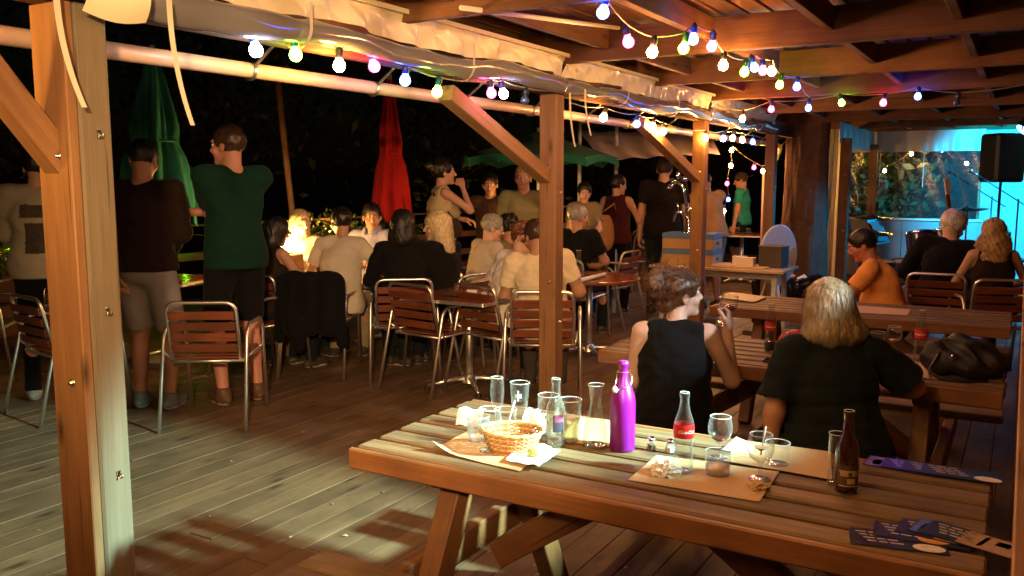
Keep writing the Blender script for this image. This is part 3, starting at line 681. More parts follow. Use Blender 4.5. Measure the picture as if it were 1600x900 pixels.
def person(label, loc, phi, sit=None, scale=1.0, lean=(0, 0), hunch=0.0, twist=0, lh=None, rh=None, lf=None, rf=None, head=(0, 0, 0),
           bw=1.0, fem=False, top=('tee', (.02, .02, .02)), bottom=('trousers', (.015, .015, .018)), shoe=(.05, .035, .025), hair=('short', 'dark'),
           skin=(.5, .28, .19), vox=.014, curl=(.5, .5), palm=(None, None), elbow=(None, None), hem=0.0, neck=.0, seed=None, strands=0, group='people on the terrace', belly=0, handdir=(None, None), seatfn=None):
    """local frame: +Y is where the body faces, Z up, origin on the floor under the pelvis"""
    seed = seed if seed is not None else abs(hash(label)) % 9999 if False else sum(map(ord, label)) % 9973
    root = empty('person', (loc[0], loc[1], 0), R(phi)+YAW, label, 'person', group); root.scale = (scale,)*3
    Pz = .95 if sit is None else sit/scale+.095
    P = np.array([0, 0, Pz]); ex = rotz(R(twist)) @ np.array([1., 0, 0])
    up1 = nrm((lean[0], lean[1], 1)); up2 = nrm((lean[0]*1.1, lean[1]+hunch, 1))
    C = P+up1*.29; N = C+up2*.235
    def frame(up, x): x = nrm(x-up*(x @ up)); return np.stack([x, np.cross(up, x), up], 1)
    F1 = frame(up1, np.array([1., 0, 0])*.5+ex*.5); F2 = frame(up2, ex)
    fw2 = F2[:, 1]; sw = (.165 if fem else .185)*(.6+.4*bw)
    hy, hp, hr = head; HM = rotz(R(hy)+R(twist)) @ rotx(R(hp)) @ roty(R(hr))
    hc = N+nrm(up2*.7+np.array([0, .12+.15*hunch, .75]))*.135+HM[:, 1]*.02
    sh = {s: N+F2[:, 0]*s*sw-up2*.055 for s in (-1, 1)}
    # arms
    arm = {}
    for s, tgt, eh in ((-1, lh, elbow[0]), (1, rh, elbow[1])):
        if tgt is None: tgt = (s*.26, .06, Pz-.1) if sit is None else (s*.16, .34, Pz+.14)
        hint = eh if eh is not None else (s*.7, -.8, -.3)
        arm[s] = ik(sh[s], tgt, .285, .255, hint)
    hipx = .09*(1.08 if fem else 1)
    leg = {}
    for s, tgt in ((-1, lf), (1, rf)):
        hp_ = P+np.array([s*hipx, 0, -.03])
        if tgt is None: tgt = (s*.11, 0, .085) if sit is None else (s*.12, .38, .085)
        leg[s] = (hp_,)+ik(hp_, tgt, .425, .43, (s*.12, 1, .25))
    # ---------------- body (one surface, skin)
    f = Field(.035)
    f.ell(P+np.array([0, -.01, .02]), np.array([.155*(1.06 if fem else 1), .115, .12])*bw, F1)
    f.ell(P+up1*.17+F1[:, 1]*(.01+belly), (.14*bw, .105*bw+belly, .15), F1)
    f.ell(C+up2*.03, (.155*(.6+.4*bw), .112*(.5+.5*bw), .165), F2)
    f.rc(sh[-1]*.86+sh[1]*.14, sh[1]*.86+sh[-1]*.14, .05, .05)
    if fem:
        for s in (-1, 1): f.ell(C+up2*.0+F2[:, 1]*.095*bw+F2[:, 0]*s*.07, (.06, .055, .06), F2)
    f.rc(N-up2*.04, hc-HM[:, 2]*.03-HM[:, 1]*.015, .064 if not fem else .055, .054 if not fem else .047)
    aw = (.85 if fem else 1)*(.5+.5*bw)
    for s in (-1, 1):
        el, wr = arm[s]; f.rc(sh[s], el, .052*aw, .041*aw); f.rc(el, wr, .042*aw, .027*aw)
        a, kn, an = leg[s]; f.rc(a, kn, .084*(.5+.5*bw), .056); f.rc(kn, an, .054, .036); f.ell(kn*.62+an*.38-np.array([0, .018, 0]), (.046, .05, .11), k=.03)
    parts = [(*f.mesh(vox), 0)]
    # head
    hf = Field(.014); T = lambda x, y, z: hc+HM @ np.array([x, y, z])
    hf.ell(T(0, -.015, .03), (.076, .096, .088), HM); hf.ell(T(0, .03, -.045), (.056, .064, .072), HM, k=.03)
    hf.ell(T(0, .072, -.098), (.026, .022, .02), HM, k=.02)
    hf.rc(T(0, .086, .018), T(0, .112, -.026), .008, .0125, k=.012); hf.ell(T(0, .1, -.032), (.019, .012, .009), HM, k=.008)
    hf.ell(T(0, .078, .03), (.052, .018, .012), HM, k=.02)
    hf.ell(T(0, .087, -.056), (.023, .0105, .0055), HM, k=.004); hf.ell(T(0, .085, -.068), (.02, .011, .006), HM, k=.004)
    for s in (-1, 1):
        hf.ell(T(s*.045, .06, -.03), (.024, .022, .024), HM, k=.02)
        hf.ell(T(s*.078, -.008, -.012), (.009, .02, .032), HM @ rotx(.2), k=.006)
        hf.sub_ell(T(s*.032, .098, .008), (.019, .014, .011), HM, .012)
    hf.rc(T(0, -.03, -.06), N-up2*.0, .052 if not fem else .045, .057 if not fem else .05, k=.03)
    hv = max(.0055, vox*.55); V, Q = hf.mesh(hv)
    L = (V[Q].mean(1)-hc) @ HM; lip = (np.abs(L[:, 0]) < .023) & (L[:, 1] > .078) & (L[:, 2] < -.05) & (L[:, 2] > -.074)
    parts.append((V, Q, lip.astype(int)))
    for s in (-1, 1):
        el, wr = arm[s]; hd = handdir[0 if s < 0 else 1]; fd = nrm(wr-el) if hd is None else nrm(hd); pn = palm[0 if s < 0 else 1]
        if pn is None: pn = (-s*.9, 0, -.4) if abs(fd[2]) > .6 else (0, 0, -1)
        h2 = Field(.008); hand_field(h2, wr+fd*.012, fd, pn, s > 0, curl[0 if s < 0 else 1], sc=.92 if fem else 1.03); parts.append((*h2.mesh(max(.0045, vox*.42)), 0))
    sm = skinmat('skin_%02d%02d' % (int(skin[0]*100), int(skin[1]*100)), skin); lm = plain('lips_%d' % int(skin[0]*100), (skin[0]*.8, skin[1]*.5, skin[2]*.55), .4)
    link('body', np_mesh('body', parts, [sm, lm]), root)
    # eyes
    for s in (-1, 1):
        eb = MB(); c = T(s*.031, .0775, .007); eb.lathe([(.0005, -.0125), (.008, -.0096), (.0122, -.0025), (.0122, .0025), (.008, .0096), (.0005, .0125)], c, 10, M=Matrix(HM.tolist()) @ Matrix.Rotation(-math.pi/2, 3, 'X'))
        c2 = T(s*.031, .0885, .006); eb.lathe([(.0062, -.002), (.005, .0018), (.0003, .0026)], c2, 10, mi=1, M=Matrix(HM.tolist()) @ Matrix.Rotation(-math.pi/2, 3, 'X'))
        eb.build('eye', [plain('eye_white', (.7, .66, .62), .25), plain('iris', (.03, .018, .01), .15)], root, True)
    # ---------------- top
    kind, tc = top[0], top[1]; ins = .019
    t = Field(.035)
    t.ell(P+np.array([0, -.008, .0]), np.array([.184*(1.05 if fem else 1)*bw, .144*bw, .24]), F1)
    t.ell(P+up1*.17+F1[:, 1]*(.01+belly), (.15*bw+ins*.6, .113*bw+belly+ins*.7, .16), F1)
    t.ell(C+up2*.03, (.166*(.6+.4*bw)+ins*.3, .122*(.5+.5*bw)+ins*.4, .175), F2)
    if kind != 'tank': t.rc(sh[-1]*.86+sh[1]*.14, sh[1]*.86+sh[-1]*.14, .066, .066)
    else: t.rc(sh[-1]*.78+sh[1]*.22-up2*.004, sh[1]*.78+sh[-1]*.22-up2*.004, .064, .064, k=.02)
    if fem:
        for s in (-1, 1): t.ell(C+F2[:, 1]*.1*bw+F2[:, 0]*s*.07, (.068, .062, .068), F2)
    for s in (-1, 1):
        el, wr = arm[s]; A = np.asarray
        if kind in ('tee', 'polo', 'blouse'):
            fr = .6 if kind != 'blouse' else .75; e2 = sh[s]*(1-fr)+el*fr; r2 = .056 if kind != 'blouse' else .085
            t.rc(sh[s], e2+(e2-sh[s])*.1, .058*aw+.005, r2*aw+.002)
            t.plane(e2, nrm(el-sh[s]), .003) if False else None
        elif kind in ('long', 'jacket'):
            t.rc(sh[s], el, .066*aw+.004, .056*aw+.004); t.rc(el, wr-(wr-el)*.04, .056*aw+.004, .042*aw)
    t.plane(P-up1*(.06+hem), -up1, .006)
    t.sub_ell(N+up2*.075+fw2*.035, np.array([.078+neck, .085+neck*.8, .058+neck*.9]), F2, .008)
    if kind == 'tank':
        for s in (-1, 1): t.sub_ell(sh[s]+F2[:, 0]*s*.035+up2*.0, (.07, .1, .13), F2, .012)
    sd1 = sines(seed, .0062, 22, (1, 1, .7)); sd2 = sines(seed+1, .0036, 52, (.6, .6, 1.1))
    V, Q = t.mesh(vox*.85, lambda X: sd1(X)+sd2(X)-.0055)
    if kind in ('tee', 'polo', 'blouse'):      # trim the sleeves square
        fr = .62 if kind != 'blouse' else .78; keep = np.ones(len(Q), bool); cen = V[Q].mean(1)
        for s in (-1, 1):
            el = arm[s][0]; ax_ = nrm(el-sh[s]); tt = (cen-sh[s]) @ ax_; rad = np.linalg.norm((cen-sh[s])-tt[:, None]*ax_, axis=1)
            lx = np.abs((cen-P) @ F1[:, 0]); ht = (cen-P) @ up1
            keep &= ~((tt > fr*.285) & (rad < (.098 if kind == 'blouse' else .075)*max(1, aw)+.012) & (tt < .36) & ~((lx < .168*bw) & (ht < .3)))
        Q = Q[keep]
    tname = {'tank': 'tank_top', 'long': 'jumper', 'jacket': 'jacket', 'polo': 'shirt', 'blouse': 'blouse'}.get(kind, 't_shirt')
    tm = top[2] if len(top) > 2 else fabric('cloth_%02d_%02d_%02d' % tuple(int(c*99) for c in tc), tc)
    link(tname, np_mesh(tname, [(V, Q, 0)], [tm]), root)
    if kind == 'polo':
        cb = MB()
        pts = [N+up2*.03+F2[:, 0]*(.068*math.sin(a))+fw2*(.01-.066*math.cos(a)*1.0)+up2*(-.03*max(0, -math.cos(a))) for a in np.linspace(-2.7, 2.7, 18)]
        cb.grid(lambda u, v: Vector(pts[int(round(u*17))]*1.0)+Vector(up2)*(.028-.05*v)+Vector(pts[int(round(u*17))]-N-up2*.03)*(.12+.3*v), 17, 3); cb.build('collar', tm, root, True)
    # ---------------- bottom
    bk, bc = bottom; b = Field(.03)
    b.ell(P+np.array([0, -.012, .0]), np.array([.166*(1.06 if fem else 1), .127, .125])*bw, F1)
    for s in (-1, 1):
        a, kn, an = leg[s]
        if bk == 'shorts':
            e2 = a+(kn-a)*.98; b.rc(a, e2, .1*(.5+.5*bw), .084)
        else: b.rc(a, kn, .096*(.5+.5*bw), .069); b.rc(kn, an+np.array([0, 0, .0]), .068, .052)
    b.plane(P+up1*.1, up1, .006)
    sd3 = sines(seed+5, .004, 24)
    V, Q = b.mesh(vox, sd3)
    if bk == 'shorts':
        cen = V[Q].mean(1); keep = np.ones(len(Q), bool)
        for s in (-1, 1):
            a, kn, an = leg[s]; ax_ = nrm(kn-a); tt = (cen-a) @ ax_; rad = np.linalg.norm((cen-a)-tt[:, None]*ax_, axis=1); keep &= ~((tt > .425*.93) & (rad < .13))
        Q = Q[keep]
    bn = 'shorts' if bk == 'shorts' else 'trousers'
    link(bn, np_mesh(bn, [(V, Q, 0)], [fabric('cloth_%02d_%02d_%02d' % tuple(int(c*99) for c in bc), bc)]), root)
    # ---------------- shoes
    for s in (-1, 1):
        a, kn, an = leg[s]; d = np.array([an[0]-a[0], 0, 0])*.4+np.array([s*.12, 1, 0]); d[2] = 0; d = nrm(d); S_ = Field(.03); sx = np.array([d[1], -d[0], 0])
        FM = np.stack([sx, d, np.array([0, 0, 1.])], 1); z0 = an[2]-.085
        S_.ell(np.array([an[0], an[1], z0+.04])+d*.055, (.046, .135, .05), FM); S_.rc(an+np.array([0, 0, .01]), an-np.array([0, 0, .03]), .047, .047)
        S_.plane((0, 0, z0+.002), (0, 0, -1), .003); S_.plane(an+np.array([0, 0, .03]), (0, 0, 1), .004)
        V, Q = S_.mesh(max(.007, vox*.7)); sole = (V[Q].mean(1)[:, 2] < z0+.024).astype(int)
        link('shoe', np_mesh('shoe', [(V, Q, sole)], [plain('shoe_%02d_%02d' % (int(shoe[0]*99), int(shoe[1]*99)), shoe, .6), plain('sole', (.45, .43, .4), .7)]), root)
    # ---------------- hair
    st, hcol = hair
    if st != 'none':
        h = Field(.03); th = .008 if st in ('short', 'crop', 'fringe_white') else .014
        th = .003 if st == 'crop' else th
        th = .02 if st == 'fringe_white' else th
        h.ell(T(0, -.017, .036), (.079+th, .099+th, .09+th), HM)
        if st == 'flare': h.ell(T(0, -.03, -.03), (.115, .105, .12), HM); h.ell(T(.01, -.05, -.105), (.15, .1, .075), HM)
        if st in ('bob', 'long', 'wavy'):
            h.ell(T(0, -.03, -.03), (.098, .1, .12), HM); h.ell(T(0, -.045, -.1), (.105, .085, .095 if st == 'bob' else .12), HM)
            if st == 'wavy': h.ell(T(0, -.05, -.1), (.14, .09, .11), HM)
            if st != 'bob':
                h.ell(T(0, -.075, -.2), (.11, .06, .11 if st == 'long' else .08), HM)
        if st in ('bun', 'messy_bun'):
            r = .064 if st == 'messy_bun' else .042; h.ell(T(0.0, -.132, .07), (r*1.15, r, r), HM, k=.02)
            if st == 'messy_bun': h.ell(T(-.03, -.11, .1), (r*.8, r*.7, r*.6), HM, k=.02); h.ell(T(.0, -.08, -.05), (.06, .04, .05), HM)
        # face opening
        h.sub_ell(T(0, .105, -.045), (.068 if st in ('bob', 'long', 'wavy', 'flare') else .085, .085, .108), HM, .012)
        if st in ('short', 'crop', 'bun', 'messy_bun', 'fringe_white', 'curly'):
            for s in (-1, 1): h.sub_ell(T(s*.088, .035, -.055), (.035, .06, .065), HM, .012)
            h.plane(T(0, -.06, -.068), -HM[:, 2]*.9+HM[:, 1]*.35, .012)
        if st == 'fringe_white': h.sub_ell(T(0, -.0, .115), (.058, .085, .05), HM, .012)
        amp = dict(curly=.012, messy_bun=.008, wavy=.008, short=.003, crop=.001).get(st, .0035)
        q1 = sines(seed+9, amp, 70 if st in ('curly',) else 55); q2 = sines(seed+11, .002, 240, (1, 1, .25))
        dfn = lambda X: q1(X)+q2(X); V, Q = h.mesh(max(.006, vox*.5), dfn)
        pa = [(V, Q, 0)]
        if strands:
            rr = np.random.default_rng(seed+3); pick = V[rr.integers(0, len(V), strands)]; pz = (pick-hc) @ HM
            p = pick.copy(); SV = []; width = .0035
            nst = dict(messy_bun=9, bun=6, short=4, curly=6).get(st, 13); jit = rr.normal(size=(len(p), 3))*.35
            if st == 'messy_bun': jit *= 3
            rows = []; fly = .02*rr.random(len(p))**5
            for i in range(nst):
                e_ = 1e-3; g0 = h(p, dfn); nn = np.stack([h(p+np.eye(3)[a]*e_, dfn)-g0 for a in range(3)], 1)/e_; nn /= np.maximum(1e-6, np.linalg.norm(nn, axis=1))[:, None]
                lift = (.003 if st != 'messy_bun' else .004+.004*i)*(1+.5*np.sin(np.arange(len(p))*1.7))+fly*(i/nst)
                p = p-nn*(np.clip(g0, -.03, .03)[:, None])+nn*lift[:, None] if i < nst-2 or st != 'wavy' else p
                gd = np.array([0, 0, -1.])+jit*(1+.4*np.sin(i*1.3+np.arange(len(p)))[:, None])
                if st == 'messy_bun': gd = (T(0, -.12, .09)-p)*9+jit*.8
                tn = gd-nn*(gd*nn).sum(1)[:, None]; tn /= np.maximum(1e-6, np.linalg.norm(tn, axis=1))[:, None]
                sd_ = np.cross(tn, nn); wv = width*(1-.75*i/(nst-1)) if i else width*.4
                rows.append((p+sd_*wv*.5, p-sd_*wv*.5)); p = p+tn*.014
            A = np.stack([np.stack(r_, 1) for r_ in rows], 1)   # n, nst, 2, 3
            n_ = len(A); VV = A.reshape(-1, 3); base = (np.arange(n_)*nst*2)[:, None]+(np.arange(nst-1)*2)[None]
            QQ = np.stack([base, base+1, base+3, base+2], -1).reshape(-1, 4); pa.append((VV, QQ, 0))
        link('hair', np_mesh('hair', pa, [hairmat('hair_'+hcol, HAIRC[hcol])]), root)
        for s in (-1, 1): bm = MB(); bm.tube([T(s*.014, .0945, .0235), T(s*.03, .0955, .029), T(s*.047, .084, .025)], [.002, .0035, .0018], 5); bm.build('eyebrow', hairmat('hair_'+(hcol if hcol not in ('white', 'pale', 'blonde', 'ash') else 'sandy'), HAIRC[hcol if hcol not in ('white', 'pale', 'blonde', 'ash') else 'sandy']), root, True)
    return dict(root=root, arm=arm, head=hc, HM=HM, T=T, sh=sh, P=P, C=C, N=N, F2=F2, scale=scale)
def world_of(pr, p): 
    r = pr['root']; c, s = math.cos(r.rotation_euler[2]), math.sin(r.rotation_euler[2]); q = np.asarray(p)*pr['scale']
    return Vector((r.location.x+c*q[0]-s*q[1], r.location.y+s*q[0]+c*q[1], q[2]))
# ================================================================ festoon lights
BULB = dict(y=((1, .45, .1), 300), p=((1, .02, .13), 50), b=((.03, .08, 1), 50), g=((.3, 1, .03), 32), w=((.65, .72, 1), 60), o=None)
SOCK = dict(y=(.02, .02, .02), p=(.02, .03, .12), b=(.01, .03, .2), g=(.005, .09, .03), w=(.01, .03, .2), o=(.01, .012, .012))
BSC = 1.0
_bm = {}
def bulb_mesh(c):
    if c in _bm: return _bm[c]
    b = MB(); r = .0275; b.lathe([(.0002, -r), (r*.5, -r*.87), (r*.87, -r*.5), (r, 0), (r*.87, r*.5), (r*.62, r*.85), (.0125, r*1.25)], seg=12); me = b.mesh('bulb', True)
    if c == 'o': me.materials.append(plain('dead_bulb', (.04, .06, .1), .1, coat=1))
    else: me.materials.append(glow('bulb_'+c, BULB[c][0], BULB[c][1]*BSC))
    s = MB(); s.lathe([(.0135, r*1.2), (.0175, r*1.25), (.0175, r*2.6), (.014, r*2.75), (.006, r*3.2)], seg=10, cap1=True); m2 = s.mesh('socket', True); m2.materials.append(plain('socket_'+c, SOCK[c], .4))
    _bm[c] = (me, m2); return _bm[c]
def festoon(label, bulbs, ends=(None, None), sagf=.03):
    """bulbs: list of (position, colour); the cable runs over the sockets"""
    e = empty('string_light', bulbs[0][0], label=label, cat='string lights', group='strings of coloured festoon bulbs'); o = Vector(bulbs[0][0]); pts = []
    tops = [Vector(p)+Vector((0, 0, .078)) for p, c in bulbs]
    if ends[0] is not None: tops = [Vector(ends[0])]+tops
    if ends[1] is not None: tops = tops+[Vector(ends[1])]
    for a, b in zip(tops, tops[1:]):
        for k in range(6): t = k/6; pts.append(a.lerp(b, t)+Vector((0, 0, -sagf*math.sin(math.pi*t)*min(1, (b-a).length))))
    pts.append(tops[-1]); c = MB(); c.tube([p-o for p in pts], .0042, 6); c.build('cable', plain('cable_pale', (.3, .26, .16), .5), e, True)
    for p, col in bulbs:
        me, m2 = bulb_mesh(col); rot = (random.uniform(-.25, .25), random.uniform(-.25, .25), 0)
        s = link('socket', m2, e, Vector(p)-o); s.rotation_euler = rot; b = link('bulb', me, e, Vector(p)-o); b.rotation_euler = rot
    return e
# string under the middle of the roof
A = [(942, 20, 'b', 2.3), (982, 66, 'p', 2.24), (1019, 82, 'y', 2.22), (1068, 76, 'g', 2.25), (1083, 62, 'b', 2.3), (1112, 73, 'p', 2.29), (1130, 103, 'y', 2.24), (1163, 113, 'g', 2.25), (1179, 106, 'b', 2.28), (1192, 111, 'p', 2.28), (1206, 112, 'y', 2.29), (1218, 133, 'g', 2.26), (1245, 136, 'b', 2.27)]
festoon('string of coloured bulbs sagging under the middle of the roof', [(G(x, y, z), c) for x, y, c, z in A], ((-1.0, 2.6, 2.4), (-1.75, 8.25, 2.33)))
# row across the far beam
Bs = [(1160, 186, 'y'), (1205, 171, 'p'), (1263, 169, 'b'), (1315, 161, 'g'), (1380, 161, 'p'), (1434, 151, 'b'), (1495, 160, 'o')]
festoon('row of single coloured bulbs strung across the far roof beam', [(AY(x, y, 8.15), c) for x, y, c in Bs], ((-2.6, 8.2, 2.3), (.0, 8.2, 2.36)))
# along the eave, tucked under the rolled blinds
Cs = [(400, 79, 'w'), (462, 86, 'g'), (530, 103, 'y'), (585, 104, 'p'), (633, 126, 'b'), (683, 144, 'g'), (768, 146, 'p'), (787, 147, 'w'), (820, 157, 'o')]
festoon('coloured bulbs hanging along the eave between the near post and the middle post', [(AX(x, y, -2.69), c) for x, y, c in Cs], (AX(330, 45, -2.69), AX(880, 140, -2.69)))
C2 = [(943, 184, 'y'), (995, 194, 'b'), (1020, 199, 'y'), (1036, 206, 'y'), (1102, 216, 'y'), (1130, 217, 'w'), (1145, 216, 'y'), (1160, 219, 'y'), (1176, 222, 'b')]
festoon('warm bulbs hanging along the eave beyond the middle post', [(AX(x, y, -2.69), c) for x, y, c in C2], (AX(890, 160, -2.69), (-2.9, 12.1, 2.15)))
D2 = [(1213, 236, 'y'), (1206, 259, 'g'), (1192, 268, 'y'), (1178, 262, 'p'), (1143, 235, 'y'), (1142, 259, 'y'), (1136, 287, 'p'), (1138, 312, 'b'), (1131, 330, 'y')]
festoon('festoon bulbs trailing down the far downpipe beside the man in teal', [(D(x, y, 12.4), c) for x, y, c in D2], ((-2.85, 12.05, 2.1), D(1133, 350, 12.4)), .05)
# added strings, unseen behind the viewer, to bring warm light to the near end
festoon('string of coloured bulbs over the near end of the terrace', [((-1.0+.16*math.sin(i*2), 2.1-.42*i, 2.22), 'yybygy'[i % 6]) for i in range(9)], ((-1.0, 2.5, 2.38), None))
festoon('coloured bulbs along the eave left of the near post', [((-2.93, 1.2-.4*i, 2.08), 'ygypyb'[i % 6]) for i in range(6)], ((-2.9, 1.6, 2.2), None))  # eave bulbs also added out of view for their warm light
if False: festoon('string of bulbs along the parapet beam', [((.5, 7.0-.8*i, 2.2), 'ypygyb'[i % 6]) for i in range(10)], None or ((.5, 7.8, 2.33), None))  # invented bulb string, switched off
# bulbs on the railing
def rail_at(px):
    best = None
    for i in range(400):
        p = rail_pt(i/399); q = project(p+Vector((0, 0, .9)))
        if best is None or abs(q-px) < best[0]: best = (abs(q-px), p)
    return best[1]
def project(p):
    c, s = math.cos(YAW), math.sin(YAW); a = c*p.x+s*p.y; b = -s*p.x+c*p.y; fz = b*math.cos(PITCH)-(p.z-CAM_H)*math.sin(PITCH); return 800+F*a/fz
E_ = []
for x, c in ((-60, 'y'), (8, 'g'), (272, 'g'), (448, 'y'), (500, 'y'), (705, 'p'), (797, 'g'), (843, 'y'), (1000, 'y')):
    p = rail_at(x); p = p+Vector((.16, 0, .86 if x != 448 else .88)); E_.append((p, c))
festoon('string of bulbs along the dark railing at the back of the terrace', E_, (E_[0][0]+Vector((0, -1, .1)), E_[-1][0]+Vector((0, 1, .1))), .1)
# lamp behind the blonde woman: a bright table lamp
def lantern(p, label, st=300, r=.05):
    e = empty('table_lantern', p, label=label, cat='lantern', group='small lanterns'); b = MB(); b.lathe([(.045, 0), (.045, .012), (.03, .02)], seg=14, cap0=True); b.lathe([(.03, .17), (.045, .178), (.02, .2), (.004, .21)], seg=14)
    for k in range(4): a = k*math.pi/2; b.tube([(.04*math.cos(a), .04*math.sin(a), .01), (.04*math.cos(a), .04*math.sin(a), .175)], .003, 5)
    b.build('frame', M_BLACK, e, True); g_ = MB(); g_.lathe([(.0005, .03), (r*.5, .04), (r*.55, .09), (r*.3, .14), (.0005, .16)], seg=12); g_.build('flame_glass', glow('lantern_%d' % st, (1, .5, .12), st), e, True)
q = D(450, 396, 7.75); lantern(q, 'bright lantern close behind the blonde woman', 330, .085); 
sh = MB(); sh.box((0, 0, -q.z/2), (.2, .2, q.z-.004), ch=.01); tag(sh.build('lantern_stand', M_TIMBER, None, False, (q.x, q.y, q.z)), 'square wooden stand under the lantern behind the blonde woman', 'stand')
q = D(844, 352, 8.9); lantern(q, 'lantern beside the older woman with glasses', 160); sh = MB(); sh.box((0, 0, -q.z/2), (.16, .16, q.z-.004), ch=.01); tag(sh.build('lantern_stand', M_TIMBER, None, False, q), 'wooden stand under the lantern left of the middle post', 'stand')
# assumed cool spot, unseen under the roof, inferred from the lit deck and table
SPOT = Vector((1.2, 2.85, 2.2)); AIM = Vector((-3.05, 2.55, .15))
e = empty('spot_lamp', SPOT, label='cool white spot lamp fixed under the roof right of the near table', cat='spot lamp')
d = (AIM-SPOT).normalized(); qm = d.to_track_quat('-Z', 'Y').to_matrix()
b = MB(); b.lathe([(.05, .0), (.055, .02), (.05, .1), (.02, .14)], seg=20, M=qm, cap1=True); b.build('housing', M_BLACK, e, True)
b = MB(); b.tube([d*-.1, Vector((.1, 0, .06)), Vector((.1, 0, .17))], .008, 6); b.build('bracket', M_BLACK, e, True)
ld = bpy.data.lights.new('spot', 'SPOT'); ld.energy = 1850; ld.color = (.58, 1, .86); ld.spot_size = R(27.5); ld.spot_blend = .6; ld.shadow_soft_size = .09
lo = bpy.data.objects.new('spot_light', ld); COL.objects.link(lo); lo.parent = e; lo.location = d*.02; lo.rotation_euler = d.to_track_quat('-Z', 'Y').to_euler()
d2 = (Vector((-1.3, 3.5, .95))-SPOT).normalized(); b = MB(); b.lathe([(.03, .0), (.034, .02), (.03, .07), (.012, .09)], Vector((0, .09, 0)), seg=16, M=d2.to_track_quat('-Z', 'Y').to_matrix(), cap1=True); b.build('second_head', M_BLACK, e, True)  # second head also assumed, casting cool light on the woman in black
ld = bpy.data.lights.new('spot_small', 'SPOT'); ld.energy = 190; ld.color = (.8, .95, 1); ld.spot_size = R(12); ld.spot_blend = .6; ld.shadow_soft_size = .03
lo = bpy.data.objects.new('spot_light_small', ld); COL.objects.link(lo); lo.parent = e; lo.location = Vector((0, .09, 0))+d2*.02; lo.rotation_euler = d2.to_track_quat('-Z', 'Y').to_euler()
# added warm flood lamp under the roof, unseen behind the viewer, brightening crowd and floor
FL, FA = Vector((.5, -.9, 2.2)), Vector((-5.0, 6.0, .75))
e = empty('flood_lamp', FL, label='warm flood lamp fixed under the roof behind the viewer', cat='flood lamp'); d3 = (FA-FL).normalized(); q3 = d3.to_track_quat('-Z', 'Y').to_matrix()
b = MB(); b.box((0, 0, .04), (.2, .14, .07), ch=.01); b.v = [tuple(q3 @ Vector(v)) for v in b.v]; b.build('housing', M_BLACK, e); b = MB(); b.tube([(0, 0, .02), (0, 0, .1)], .01, 6); b.build('bracket', M_BLACK, e, True)
ld = bpy.data.lights.new('flood', 'SPOT'); ld.energy = 640; ld.color = (1, .6, .27); ld.spot_size = R(42); ld.spot_blend = .85; ld.shadow_soft_size = .08
lo = bpy.data.objects.new('flood_light', ld); COL.objects.link(lo); lo.parent = e; lo.location = d3*.03; lo.rotation_euler = d3.to_track_quat('-Z', 'Y').to_euler()
# assumed stage lights, inferred from cyan light at the right end of the stage
def par_can(p, aim, en, col, label, size=80, lit=(.2, .9, 1)):
    e = empty('stage_lamp', p, label=label, cat='stage lamp', group='LED stage lamps'); d = (Vector(aim)-Vector(p)).normalized(); qm = d.to_track_quat('-Z', 'Y').to_matrix()
    b = MB(); b.lathe([(.09, .0), (.095, .02), (.09, .12), (.04, .18)], seg=20, M=qm, cap1=True); b.tube([(0, .1, 0), (0, .1, .16), (0, -.1, .16), (0, -.1, 0)], .008, 6); b.build('housing', M_BLACK, e, True)
    b = MB(); b.lathe([(.001, .005), (.085, .005)], seg=20, M=qm); b.build('lens', glow('lens_'+str(en), lit, 6), e)
    ld = bpy.data.lights.new('stage', 'SPOT'); ld.energy = en; ld.color = col; ld.spot_size = R(size); ld.spot_blend = .5; ld.shadow_soft_size = .07
    lo = bpy.data.objects.new('stage_light', ld); COL.objects.link(lo); lo.parent = e; lo.location = d*.03; lo.rotation_euler = d.to_track_quat('-Z', 'Y').to_euler()
par_can((.35, 13.0, 2.25), (.3, 15.3, 1.4), 900, (0, .55, 1), 'cyan stage lamp under the roof at the right end of the stage', 82)
par_can((-.1, 12.6, 2.2), (-1.7, 11.4, .2), 160, (0, .4, 1), 'blue stage lamp aimed at the stage floor', 80, (.1, .3, 1))

# ================================================================ stage corner
YS = 15.4
M_STAGE = plain('stage_panel', (.3, .32, .34), .6, var=.15, vscale=3); e = empty('stage_backdrop', (-1, YS, 0), label='white low panel with clear film window behind the stage', cat='partition')
def part_box(nm, c, d, mat, par, ch=.003): b = MB(); b.box((0, 0, 0), d, ch=ch); return b.build(nm, mat, par, False, c)
for i in range(4): part_box('panel', (-1.55+.55*i+.0, 0, .47), (.543, .03, .93), M_STAGE, e)
part_box('panel', (.85, 0, 1.18), (.95, .03, 2.35), M_STAGE, e)
part_box('window_sill', (-.72, -.01, .955), (2.3, .07, .035), M_WHITE, e)
f_ = MB(); f_.grid(lambda u, v: (-1.83+2.2*u, .01*math.sin(u*23)+.008*math.sin(v*9+u*40), .975+1.15*v), 40, 10); f_.build('clear_film', M_FILM, e, True)
v_ = MB(); v_.grid(lambda u, v: (-1.95+2.35*u, -.05+.02*math.sin(u*60)*v+.012*math.sin(u*97+1)*v, 2.37-.33*v), 120, 6); v_.build('valance', M_WHITEVINYL, e, True)
for x in (-1.87, .38): plank('frame_post', (x, .05, 0), (x, .05, 2.35), .09, .09, M_TIMBER, e, up=(1, 0, 0))
for x in (-1.1, -.45): s = MB(); s.box((0, 0, 0), (.012, .004, .55)); s.build('strap', M_WHITE, e, False, (x, -.04, 1.75))
s = MB(); s.box((0, 0, 0), (.05, .05, .22), rot=Matrix.Rotation(.5, 3, 'Y'), ch=.01); s.build('buckle_roll', M_WHITE, e, False, (-1.06, -.06, 1.45))
